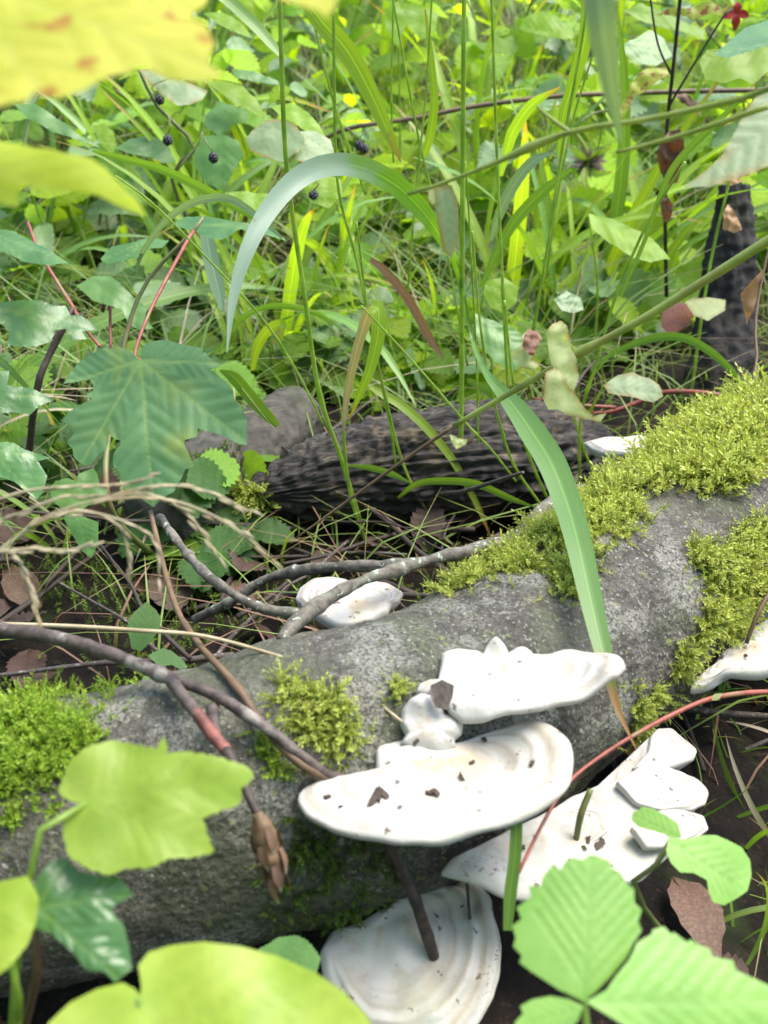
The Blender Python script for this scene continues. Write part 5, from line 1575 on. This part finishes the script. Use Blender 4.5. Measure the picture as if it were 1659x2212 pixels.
for i in range(84):
    p = spot(1.35, 3.3)
    right = p.x > -.15 * p.y
    mats = ['bg_lime', 'bg_lime', 'bg_green', 'bg_mint'] if right else ['bg_green', 'bg_lime', 'bg_dark', 'bg_mint']
    bramble(p, rnd.uniform(.16, .34), rnd.randint(4, 7), rnd.uniform(.05, .085), mats, ('lime green' if right else 'deeper green') + ' toothed bramble cane ' + where(p), 'brambles of the thicket behind', lean=rnd.uniform(.4, 2.7) if p.y < 1.8 else None)
for i in range(70):
    p = spot(1.3, 3.3)
    herb(p, rnd.uniform(.16, .36), rnd.randint(4, 6), rnd.uniform(.055, .10), ['bg_lime', 'bg_lime', 'bg_green', 'bg_mint'] if p.x > -.1 else ['bg_green', 'bg_lime', 'bg_mint'], 'upright herb with paired leaves ' + where(p), 'upright herbs of the thicket')
for i in range(20):
    p = spot(1.12, 1.5, 0, .05, .55)
    bramble(p, rnd.uniform(.08, .16), rnd.randint(2, 4), rnd.uniform(.065, .095), ['bg_lime', 'bg_lime', 'bg_green', 'bg_mint'], 'low bright bramble with big leaflets near the black stump', 'low brambles near the black stump', lean=rnd.uniform(.4, 2.7))
for i in range(60):
    p = spot(1.0, 1.9)
    rosette(p, rnd.randint(3, 5), rnd.uniform(.04, .11), rnd.uniform(.04, .07), ['bg_green', 'bg_lime', 'bg_mint', 'bg_green'] if p.x > -.1 else ['bg_green', 'bg_dark', 'bg_mint'], 'low three-leaved plant ' + where(p), 'low plants behind the trunk')
for i in range(26):
    p = spot(1.07, 1.32, 0, -.12, .36)
    rosette(p, rnd.randint(3, 5), rnd.uniform(.03, .08), rnd.uniform(.035, .06), ['bg_green', 'bg_lime', 'bg_mint'], 'low green plant standing right behind the rotten log', 'low plants along the rotten log')
for i in range(24):
    p = spot(.80, 1.15, 0, -.55, -.06)
    rosette(p, rnd.randint(3, 5), rnd.uniform(.03, .09), rnd.uniform(.03, .05), ['bg_dark', 'bg_green', 'bg_dark'], 'low dark green plant in the shade around the maple seedlings', 'dark low plants by the maple seedlings')
for i in range(130):
    p = spot(1.0, 2.9)
    tuft(p, rnd.randint(4, 7), rnd.uniform(.18, .42), ['blade', 'blade_yellow', 'blade_yellow', 'blade_yellow'] if p.x > -.2 else ['blade', 'blade', 'blade_yellow'], 'tuft of arching green grass ' + where(p), 'grass tufts of the thicket')
for i in range(26):
    p = spot(.78, 1.0, 0, -.5, .28)
    tuft(p, rnd.randint(3, 5), rnd.uniform(.08, .18), ['blade', 'fine_grass', 'tan_straw', 'blade'], 'small sparse grass tuft beside the rotten log', 'small grass tufts around the rotten log')
for i in range(64):
    p = gp(rnd.uniform(.19, .62), rnd.uniform(.32, .66))
    tuft(p, rnd.randint(3, 6), rnd.uniform(.05, .12), ['fine_grass', 'blade', 'tan_straw'], 'small grass tuft in the dark hollow below the cream fungus', 'grass tufts in the hollow', .9)

# ---- brambles in fruit, traced
bb = thing('fruiting_bramble', 'bramble with black berries and pale round-toothed leaves behind the yellow leaf', 'bramble', gp(-.12, 1.22))
tr = [
    ([(1060, 600), (1090, 560), (1150, 520), (1220, 515), (1280, 545), (1317, 600), (1300, 640), (1220, 692), (1130, 670), (1080, 640)], 1.05, (0, -.7, .7), (1220, 520), [(1130, 665), (1290, 640), (1070, 605)], 'pale_leaf'),
    ([(1280, 570), (1360, 565), (1430, 600), (1447, 660), (1400, 692), (1330, 702), (1270, 680), (1300, 640), (1320, 600)], 1.06, (.2, -.6, .75), (1300, 580), [(1430, 650), (1330, 695)], 'pale_leaf'),
    ([(605, 300), (650, 293), (720, 320), (800, 345), (892, 370), (870, 410), (820, 432), (760, 442), (700, 400), (640, 360)], 1.15, (0, -.6, .8), (620, 300), [(885, 378), (780, 435)], 'pale_leaf'),
    ([(888, 350), (960, 350), (1050, 370), (1110, 420), (1152, 492), (1080, 460), (1010, 440), (950, 400)], 1.15, (0, -.5, .85), (895, 352), [(1148, 488)], 'bramble_lime'),
    ([(838, 660), (880, 590), (960, 580), (1030, 610), (1052, 670), (1010, 730), (980, 790), (960, 815), (925, 800), (870, 760), (838, 700)], 1.12, (0, -.75, .6), (960, 585), [(955, 810)], 'bramble_green'),
    ([(885, 490), (950, 430), (1010, 460), (1073, 490), (1060, 530), (1000, 540), (940, 580), (880, 530)], 1.17, (0, -.5, .85), (1060, 500), [(890, 500)], 'bramble_green'),
    ([(500, 640), (560, 600), (640, 580), (720, 610), (755, 680), (700, 690), (640, 670), (570, 665)], 1.17, (0, -.5, .85), (510, 640), [(745, 680)], 'bramble_green'),
    ([(395, 545), (450, 535), (490, 570), (500, 620), (480, 660), (440, 620)], 1.2, (0, -.6, .8), (400, 545), [(485, 650)], 'bramble_lime'),
    ([(970, 835), (1050, 825), (1170, 830), (1160, 880), (1080, 910), (1020, 885)], 1.02, (0, -.5, .85), (975, 840), [(1165, 860)], 'bramble_lime'),
    ([(1330, 760), (1400, 750), (1470, 770), (1480, 830), (1420, 890), (1340, 870), (1310, 810)], 1.0, (0, -.65, .75), (1330, 770), [(1440, 880)], 'bramble_lime'),
    ([(1170, 460), (1260, 445), (1330, 480), (1380, 530), (1410, 585), (1340, 570), (1290, 540), (1220, 510)], 1.12, (0, -.6, .8), (1180, 462), [(1400, 580)], 'bramble_lime'),
    ([(1000, 300), (1080, 305), (1200, 335), (1210, 350), (1100, 345), (1020, 335)], 1.2, (0, -.4, .9), (1005, 310), [(1205, 345)], 'bramble_green'),
    ([(880, 60), (960, 50), (1040, 90), (1090, 140), (1020, 130), (940, 100)], 1.2, (0, -.5, .85), (885, 65), [(1085, 138)], 'bramble_lime'),
    ([(60, 450), (150, 450), (240, 500), (330, 560), (420, 600), (330, 585), (220, 560), (120, 510)], 1.1, (0, -.5, .85), (70, 455), [(415, 600)], 'bramble_green'),
]
for ol, d, nn, b, tp, mt in tr:
    traced_leaf('leaflet', crop(0, 0, ol), d, nn, crop(0, 0, [b])[0], crop(0, 0, tp), M[mt], bb, .7, 8, curl=.10, grid=22, wave=.03, side=(4, .4, .75))
tube('stem', [gp(-.12, 1.22), P(380, 420, 1.2), P(420, 320, 1.18), P(340, 230, 1.17), P(300, 150, 1.16)], [.003, .0025, .002], M['olive_stem'], bb, n=20, seg=6)
tube('stem', [P(385, 365, 1.13), P(425, 315, 1.13), P(437, 285, 1.13)], [.0012, .001], M['olive_stem'], bb, n=8, seg=5)


def berry(u, v, d, r=.0052):
    c = P(u, v, d)
    data = []
    for k in range(26):
        z = 1 - 2 * (k + .5) / 26
        a = k * 2.39996
        dd = Vector((math.sqrt(1 - z * z) * math.cos(a), math.sqrt(1 - z * z) * math.sin(a), z * 1.15))
        q = c + dd * r * .68
        data.append(tube_data([q - Vector((0, 0, r * .36)), q - Vector((0, 0, r * .22)), q, q + Vector((0, 0, r * .22)), q + Vector((0, 0, r * .36))], [.05 * r, r * .28, r * .36, r * .28, r * .05], 5, 7))
    vs, fs = join(*data)
    mobj('blackberry', vs, fs, M['berry'], bb)
    tube('berry_stalk', [c + Vector((0, 0, r)), c + Vector((rnd.uniform(-.01, .01), 0, r * 2.4)), c + Vector((rnd.uniform(-.02, .02), .01, r * 4))], [.0006, .0007], M['olive_stem'], bb, n=6, seg=5)


for u, v, d in ((362, 303, 1.10), (461, 341, 1.08), (786, 321, 1.15), (776, 314, 1.155), (678, 424, 1.0), (345, 215, 1.15)):
    berry(u, v, d)

# ---- single broad leaves of the thicket that can be told apart, each plant with its stalk
TL = [
    ('lime leaf with ragged lower edge under the dark toothed leaf', (829.5, 0), [(1370, 240), (1400, 200), (1480, 210), (1560, 200), (1659, 205), (1720, 260), (1659, 310), (1600, 348), (1540, 330), (1480, 342), (1400, 310)], .95, (0, -.5, .85), 4, 0, 'bramble_lime'),
    ('smooth oval lime leaf above the violet flowers', (829.5, 0), [(585, 95), (620, 50), (680, 35), (740, 60), (800, 110), (820, 160), (780, 177), (700, 150), (630, 130)], 1.5, (0, -.65, .75), 5, 0, 'bramble_lime'),
    ('half-shaded oval green leaf between the dry stalks', (829.5, 0), [(1015, 200), (1080, 170), (1150, 120), (1210, 150), (1252, 220), (1180, 272), (1100, 275), (1050, 240)], 1.35, (0, -.6, .8), 0, 4, 'bramble_green'),
    ('forked lime leaf hanging beside the tall stems', (829.5, 0), [(0, 40), (60, 10), (150, 20), (230, 50), (228, 110), (160, 165), (100, 100), (60, 195), (10, 130)], 1.3, (0, -.7, .7), 1, 5, 'bramble_lime'),
    ('broad leaf with a pale curled upper edge left of the black stump', (829.5, 0), [(885, 925), (960, 940), (1060, 970), (1170, 1010), (1250, 1080), (1160, 1105), (1080, 1095), (980, 1045), (900, 990)], 1.12, (0, -.5, .85), 0, 4, 'bramble_lime'),
    ('pale toothed leaf over the red vine before the stump', (829.5, 553), [(950, 560), (1010, 515), (1080, 500), (1150, 520), (1195, 550), (1213, 590), (1170, 622), (1100, 610), (1030, 602), (970, 590)], 1.0, (0, -.55, .8), 0, 5, 'pale_leaf'),
    ('light green toothed leaf behind the thin stems over the rotten log', (829.5, 553), [(395, 250), (470, 280), (560, 300), (620, 350), (642, 420), (560, 472), (480, 445), (420, 385), (388, 310)], 1.08, (0, -.6, .8), 0, 4, 'bramble_green'),
    ('lime toothed leaf lying above the thin stems by the rusty dead blade', (829.5, 553), [(440, 110), (520, 90), (580, 130), (575, 190), (520, 240), (460, 220), (430, 160)], 1.15, (0, -.7, .7), 0, 4, 'bramble_lime'),
    ('large lime leaf glowing behind the grey-green toothed leaf', (829.5, 0), [(1040, 40), (1110, 15), (1190, 40), (1280, 70), (1400, 90), (1390, 140), (1300, 120), (1200, 110), (1100, 80)], 1.5, (0, -.6, .8), 0, 4, 'bramble_lime'),
    ('mint toothed leaf above the pale vine leaves', (829.5, 553), [(735, 190), (790, 150), (850, 170), (865, 220), (820, 240), (770, 235)], 1.2, (0, -.5, .85), 0, 3, 'maple_wet'),
]
for lab, off_, ol, d, nn, bi, ti, mt in TL:
    q = crop(*off_, ol)
    pb = P(q[bi][0], q[bi][1], d)
    g_ = gp(pb.x + rnd.uniform(-.03, .03), pb.y + .05)
    t = thing('broad_leaved_herb', lab, 'plant', g_)
    traced_leaf('leaf', q, d, nn, q[bi], [q[ti]], M[mt], t, .7, 7, curl=.12, grid=26, wave=.04, side=(6, .45, .75), relief=.0014, veinw=.03)
    c_ = (sum(x for x, y in q) / len(q), sum(y for x, y in q) / len(q))
    on = plane_basis(nn)[2]
    tube('stem', [g_, Vector((g_.x, g_.y, (g_.z + pb.z) / 2)), to_plane(q[bi][0], q[bi][1], P(c_[0], c_[1], d), on)], [.0018, .0015, .001], M['green_stem'], t, n=10, seg=6)

# ---- details of the thicket
rv = thing('red_vine', 'long red-brown vine running across the thicket behind the grass stems', 'vine', gp(.2, 1.5))
tube('stem', [Y(700, 300, 1.4), Y(760, 275, 1.4), Y(900, 255, 1.4), Y(1010, 232, 1.4), Y(1180, 210, 1.4), Y(1300, 203, 1.4), Y(1659, 195, 1.4), Y(1800, 210, 1.4), gp(.75, 1.45)], [.0028, .003, .003, .0028, .003], M['brown_stem'], rv, n=40, seg=7)
rv2 = thing('red_vine', 'thin red vine lying on the ground before the black stump', 'vine', on_z(1400, 880, .03))
tube('stem', [on_z(1250, 890, .02), on_z(1310, 892, .03), on_z(1380, 868, .04), on_z(1440, 847, .05), on_z(1530, 850, .055), on_z(1620, 868, .05), on_z(1750, 880, .04)], [.0022, .0026, .0028, .0028, .0024], M['red_stem'], rv2, n=40, seg=7)
tube('stem', [on_z(1150, 860, .04), on_z(1250, 875, .04), on_z(1330, 880, .04)], [.0015, .002, .002], M['red_stem'], rv2, n=14, seg=6)
pk = thing('dry_stalk_plant', 'brown dry stalk with a hanging curled dead leaf behind the pale vine stem', 'plant', Y(1440, 640, 1.25))
tube('stem', [Y(1440, 640, 1.25), Y(1437, 470, 1.24), Y(1440, 290, 1.22), Y(1455, 140, 1.2), Y(1475, -60, 1.18)], [.0024, .0022, .002, .0018], M['twig_dark'], pk, n=24, seg=7)
tube('side_stem', [Y(1445, 230, 1.21), Y(1480, 170, 1.2), Y(1560, 40, 1.19), Y(1580, 20, 1.19)], [.0014, .0012, .001], M['twig_dark'], pk, n=12, seg=6)
tube('side_stem', [Y(1450, 160, 1.2), Y(1420, 90, 1.2), Y(1400, -40, 1.2)], [.0012, .0011, .001], M['twig_dark'], pk, n=12, seg=6)
cr2 = (829.5, 0)
traced_leaf('dead_leaf', crop(*cr2, [(1190, 620), (1230, 570), (1280, 560), (1300, 640), (1290, 720), (1270, 790), (1230, 800), (1195, 740), (1180, 680)]), 1.12, (-.2, -.9, .2), crop(*cr2, [(1250, 565)])[0], crop(*cr2, [(1235, 795)]), M['brown_leaf'], pk, 1, 8, curl=.5, grid=22, wave=.25)
traced_leaf('dead_leaf', crop(*cr2, [(1195, 860), (1225, 850), (1250, 890), (1240, 940), (1215, 965), (1198, 920)]), 1.12, (-.2, -.9, .2), crop(*cr2, [(1220, 855)])[0], crop(*cr2, [(1215, 960)]), M['brown_leaf'], pk, 1, 8, curl=.5, grid=14, wave=.2)
traced_leaf('dead_leaf', crop(*cr2, [(1250, 405), (1300, 400), (1370, 430), (1400, 460), (1340, 450), (1290, 440)]), 1.15, (0, -.7, .6), crop(*cr2, [(1255, 405)])[0], crop(*cr2, [(1395, 458)]), M['brown_leaf'], pk, 1, 8, curl=.5, grid=14, wave=.2)
for ol in ([(1030, 430), (1080, 340), (1140, 285), (1220, 290), (1230, 320), (1160, 370), (1090, 400), (1040, 490), (1020, 500)], [(1190, 30), (1240, 20), (1300, 40), (1380, 10), (1440, 25), (1500, 45), (1420, 60), (1340, 70), (1260, 50)]):
    q = crop(*cr2, ol)
    traced_leaf('spotted_leaf', q, 1.16, (0, -.7, .7), q[4], [q[0]], M['cream_leaf' if 0 else 'rust_spot'] if 'rust_spot' in M else M['brown_leaf'], pk, 1, 8, curl=.2, grid=18, wave=.15)
fl_ = thing('red_flower', 'tiny red flower petals glowing among the thicket leaves', 'flower', Y(1590, 40, 1.5))
for k in range(4):
    a = k * 1.6
    c = Y(1590, 30, 1.5)
    ribbon('petal', [c, c + Vector((math.cos(a) * .008, -.002, math.sin(a) * .008)), c + Vector((math.cos(a) * .016, 0, math.sin(a) * .016 - .003))], [.004, .012, .004], M['red_petal'], fl_, n=6)
tube('stem', [Y(1590, 150, 1.5), Y(1590, 30, 1.5)], .0012, M['green_stem'], fl_, n=6, seg=5)
for (u, v) in ((1130, 78), (1152, 92), (1165, 84), (1140, 95)):
    c = Y(u, v, 2.2)
    vf = thing('violet_flower', 'small violet flower deep in the thicket', 'flower', c, 'violet flowers in the thicket')
    for k in range(5):
        a = k * 1.257 + u
        ribbon('petal', [c, c + Vector((math.cos(a) * .006, -.003, math.sin(a) * .006)), c + Vector((math.cos(a) * .007, -.002, math.sin(a) * .007))], [.002, .006, .003], M['violet'], vf, n=5)
    tube('stem', [c + Vector((0, .01, -.12)), c], .001, M['green_stem'], vf, n=5, seg=5)
# leaves hung on the stump
lv = thing('dead_leaf', 'pale cream fallen leaf caught on the black stump', 'leaf', P(1520, 665, 1.1))
traced_leaf('blade', crop(*vo, [(1300, 200), (1330, 185), (1400, 178), (1480, 185), (1478, 230), (1420, 265), (1400, 278), (1340, 255)]), 1.08, (0, -.75, .6), crop(*vo, [(1310, 195)])[0], crop(*vo, [(1475, 200)]), M['cream_leaf'], lv, .8, 8, grid=18, curl=.1)
lv = thing('dead_leaf', 'dark red-brown fallen leaf beside the black stump', 'leaf', P(1462, 688, 1.08))
traced_leaf('blade', crop(*vo, [(1200, 215), (1250, 195), (1310, 210), (1340, 260), (1300, 310), (1240, 340), (1205, 300)]), 1.09, (.1, -.7, .6), crop(*vo, [(1300, 205)])[0], crop(*vo, [(1240, 335)]), M['rust_leaf'], lv, .8, 8, grid=18, curl=.1)
for ol, lab in (([(1450, 770), (1480, 745), (1540, 750), (1550, 780), (1500, 800)], 'curled tan dead leaf capping the top of the black stump'), ([(1465, 920), (1490, 880), (1530, 930), (1560, 985), (1520, 1000), (1470, 990)], 'curled tan dead leaf hanging on the upper side of the black stump')):
    q = crop(*cr2, ol)
    lv = thing('dead_leaf', lab, 'leaf', P(q[0][0], q[0][1], 1.07))
    traced_leaf('blade', q, 1.07, (0, -.85, .4), q[0], [q[2]], M['tan_leaf'], lv, .8, 8, grid=14, curl=.4, wave=.2)
dq = thing('dry_stalk_plant', 'thin dry stalk with hanging tan leaves at the thick mossy end of the trunk', 'plant', gp(.42, .86))
tube('stem', [gp(.42, .86), P(1640, 870, .92), P(1636, 780, .93), P(1632, 690, .94), P(1655, 560, .95), P(1680, 480, .95)], [.0016, .0014, .0012], M['brown_stem'], dq, n=20, seg=6)
for ol, d in (([(1620, 540), (1650, 520), (1665, 600), (1655, 720), (1630, 800), (1612, 720), (1625, 620)], .90), ([(1540, 165), (1600, 90), (1640, 60), (1620, 160), (1600, 220), (1570, 300), (1560, 250)], .95), ([(1655, 940), (1690, 960), (1690, 1080), (1660, 1010)], .86)):
    q = crop(*vo, ol)
    traced_leaf('dead_leaf', q, d, (-.2, -.9, .2), q[1], [q[3]], M['brown_leaf' if ol[0][0] != 1540 else 'tan_leaf'], dq, .8, 8, grid=20, curl=.3, wave=.2)

# ---------------------------------------------------------------- litter: fallen leaves and small twigs one by one, fine stuff as one
for i in range(205):
    if i < 125: p = gp(rnd.uniform(-.55, .35), rnd.uniform(.58, 1.0))
    elif i < 152: p = gp(rnd.uniform(.16, .6), rnd.uniform(.28, .60))
    else: p = gp(rnd.uniform(-.5, -.14), rnd.uniform(.1, .36))
    hollow = p.y < .62 and p.x > .1
    o = add('fallen_leaf', leaf_mesh(rnd.choice(('smooth', 'broad', 'ovate')), 'orange_litter' if hollow and rnd.random() < .25 else 'litter'))
    o.location = p + Vector((0, 0, .012))
    s = rnd.uniform(.03, .06)
    o.scale = (s, s, s)
    o.rotation_euler = (rnd.gauss(.2, .35), rnd.gauss(0, .35), rnd.uniform(0, 6.28))
    props(o, 'fallen leaf on the dark soil in the hollow by the lobed fungus' if hollow else 'brown fallen leaf on the soil below the maple seedlings' if p.x < -.22 and p.y > .7 else 'brown fallen leaf under the twigs left of the trunk' if p.x < -.08 and p.y > .5 else 'brown fallen leaf in front of the left end of the trunk' if p.y < .5 else 'brown fallen leaf by the dark rotten log' if p.y > .76 else 'brown fallen leaf between the lichen branch and the trunk', 'leaf', 'fallen leaves in the hollow' if hollow else 'brown fallen leaves on the soil')
TW = []
for k in range(7):
    r = random.Random(k)
    pts = [Vector((0, 0, 0))]
    for j in range(5): pts.append(pts[-1] + Vector((.2, r.uniform(-.05, .05), r.uniform(-.02, .03))))
    v, f = tube_data(pts, [.016, .014, .011, .008], 16, 6, .2, 20)
    TW.append([make_mesh('twig', [tuple(q) for q in v], f, M[m]) for m in ('twig_dark', 'twig', 'twig_dark', 'branch')])
for i in range(150):
    p = gp(rnd.uniform(-.55, .2), rnd.uniform(.55, 1.0)) if i < 115 else gp(rnd.uniform(.15, .55), rnd.uniform(.3, .75))
    o = add('fallen_twig', rnd.choice(rnd.choice(TW)[:3] if i % 3 else rnd.choice(TW)))
    o.location = p + Vector((0, 0, rnd.uniform(.006, .035)))
    s = rnd.uniform(.08, .24)
    o.scale = (s, s * .8, s * .8)
    o.rotation_euler = (0, rnd.gauss(0, .2), rnd.uniform(0, 6.28))
    props(o, ('thin fallen twig below the maple seedlings' if p.x < -.2 and p.y > .75 else 'thin fallen twig left of the lichen branch' if p.x < -.12 else 'thin fallen twig beside the rotten log' if p.y > .76 else 'thin fallen twig between the lichen branch and the trunk') if i < 115 else 'thin fallen twig in the dark hollow by the trunk', 'twig', 'fallen twigs behind the trunk' if i < 115 else 'fallen twigs in the hollow')

# dark boggy moss on the ground left
gm = []
for i in range(2600):
    x, y = rnd.uniform(-.62, .06), rnd.uniform(.52, .86)
    if noise.noise(Vector((x * 9, y * 9, 2))) < .08 + rnd.uniform(-.12, .12): continue
    d = Vector((rnd.gauss(0, .5), rnd.gauss(-.1, .5), 1))
    gm.append((rnd.randrange(6), frame(d, rnd.uniform(0, 6.28)) * rnd.uniform(.008, .016), np.array(gp(x, y, rnd.uniform(0, .012))), rnd.uniform(-.1, .2)))
V, F, T = scatter(FRONDS, gm)
o = mobj('ground_moss', V, [tuple(f) for f in F.tolist()], M['moss_ground'], None, smooth=False, attrs={'tint': T})
props(o, 'green moss carpet on the soil left of the rotten log', 'moss', None, 'stuff')

# fine grass and dry straw between everything
def fine(name, label, count, area, hrange, wid, mat, seedz, flat=.5):
    V, F, U = [], [], []
    off = 0
    for i in range(count):
        x, y = area()
        h = rnd.uniform(*hrange)
        a = rnd.uniform(0, 6.28)
        b = Vector((math.cos(a), math.sin(a), 0))
        le = rnd.uniform(.1, flat) * h * 2
        s = Vector((-b.y, b.x, 0)) * wid * rnd.uniform(.6, 1.3)
        s = Matrix.Rotation(rnd.uniform(-1, 1), 3, 'Z') @ s
        p = gp(x, y, -.004)
        for k in range(5):
            t = k / 4
            q = p + Vector((0, 0, h * t * (1 - .35 * t * flat))) + b * le * t * t
            w = 1 - t * t * .92
            V += [q + s * w, q - s * w]
            U += [(0, t), (1, t)]
        F += [(off + 2 * k, off + 2 * k + 1, off + 2 * k + 3, off + 2 * k + 2) for k in range(4)]
        off += 10
    o = mobj(name, V, F, M[mat], None, uv=U)
    props(o, label, 'grass', None, 'stuff')


def area_back():
    while True:
        y = .95 + 2.6 * rnd.random() ** 1.3
        hw = .38 * y + .3
        x = rnd.uniform(-hw, hw)
        if x < -.08 and y < 1.7 and rnd.random() < .6: continue
        if clear(gp(x, y)): return x, y


def area_gap():
    return rnd.uniform(-.25, .60), rnd.uniform(.98, 1.5)


def area_near():
    return (rnd.uniform(-.6, .3), rnd.uniform(.62, 1.0)) if rnd.random() < .75 else (rnd.uniform(.2, .65), rnd.uniform(.3, .7))


fine('fine_grass', 'fine thin grass filling the thicket floor', 8200, area_back, (.06, .26), .0016, 'fine_grass', 0, .8)
fine('gap_grass', 'short thin grass right behind the rotten log and the stump', 1100, area_gap, (.04, .13), .0014, 'fine_grass', 5, .9)
fine('dry_straw', 'thin dry straw blades scattered through the thicket', 1300, area_back, (.05, .22), .0014, 'tan_straw', 1, 1.0)
fine('low_grass', 'sparse thin grass around the fallen logs', 420, area_near, (.03, .12), .0012, 'fine_grass', 2, 1.2)
fine('low_straw', 'thin brown straw on the soil around the fallen logs', 150, area_near, (.03, .12), .0012, 'rust_blade', 3, 1.6)

# ---------------------------------------------------------------- unseen leafy shrubs added around the camera to shade the trunk front
def shrub(loc, h, w, nleaf, label):
    t = thing('unseen_shade_shrub', label, 'shrub', loc, 'unseen shrubs added for shade')
    cur = []
    for k in range(5):
        a = k * 1.26 + rnd.uniform(-.3, .3)
        q = Vector((math.cos(a) * w * .5, math.sin(a) * w * .5, h * rnd.uniform(.75, .95)))
        cur.append(([Vector((0, 0, -.02)), Vector((q.x * .3, q.y * .3, h * .45)), q], [.014, .009, .004], 10))
    add('trunk', stem_mesh(cur, 'twig'), t)
    V, F, U = [], [], []
    for k in range(nleaf):
        z = rnd.uniform(-1, 1); a = rnd.uniform(0, 6.283); r = rnd.random() ** .45
        c = Vector((math.sqrt(1 - z * z) * math.cos(a) * w * r, math.sqrt(1 - z * z) * math.sin(a) * w * r, h * .55 + z * h * .48 * r))
        x = Vector((rnd.gauss(0, 1), rnd.gauss(0, 1), rnd.gauss(0, .5))).normalized()
        y = x.cross(Vector((rnd.gauss(0, .4), rnd.gauss(0, .4), 1))).normalized()
        s = rnd.uniform(.04, .07)
        o = len(V)
        V += [c - x * s, c - x * s * .2 + y * s * .6, c + x * s, c - x * s * .2 - y * s * .6]
        U += [(.5, 0), (0, .4), (.5, 1), (1, .4)]
        F.append((o, o + 1, o + 2, o + 3))
    o = add('crown', make_mesh('crown', [tuple(v) for v in V], F, M['bg_green'], uv=U), t)
    o['kind'] = 'stuff'


for (x, y, h, w) in ((-.6, -1.5, 1.5, .55), (.7, -1.6, 1.6, .55), (-1.4, -.5, 1.4, .5), (1.5, -.6, 1.4, .5), (0.05, -2.1, 1.9, .7), (-1.45, .45, 1.1, .4)):
    shrub(gp(x, y), h, w, 1300, 'unseen leafy shrub added to shade the front of the mossy trunk')
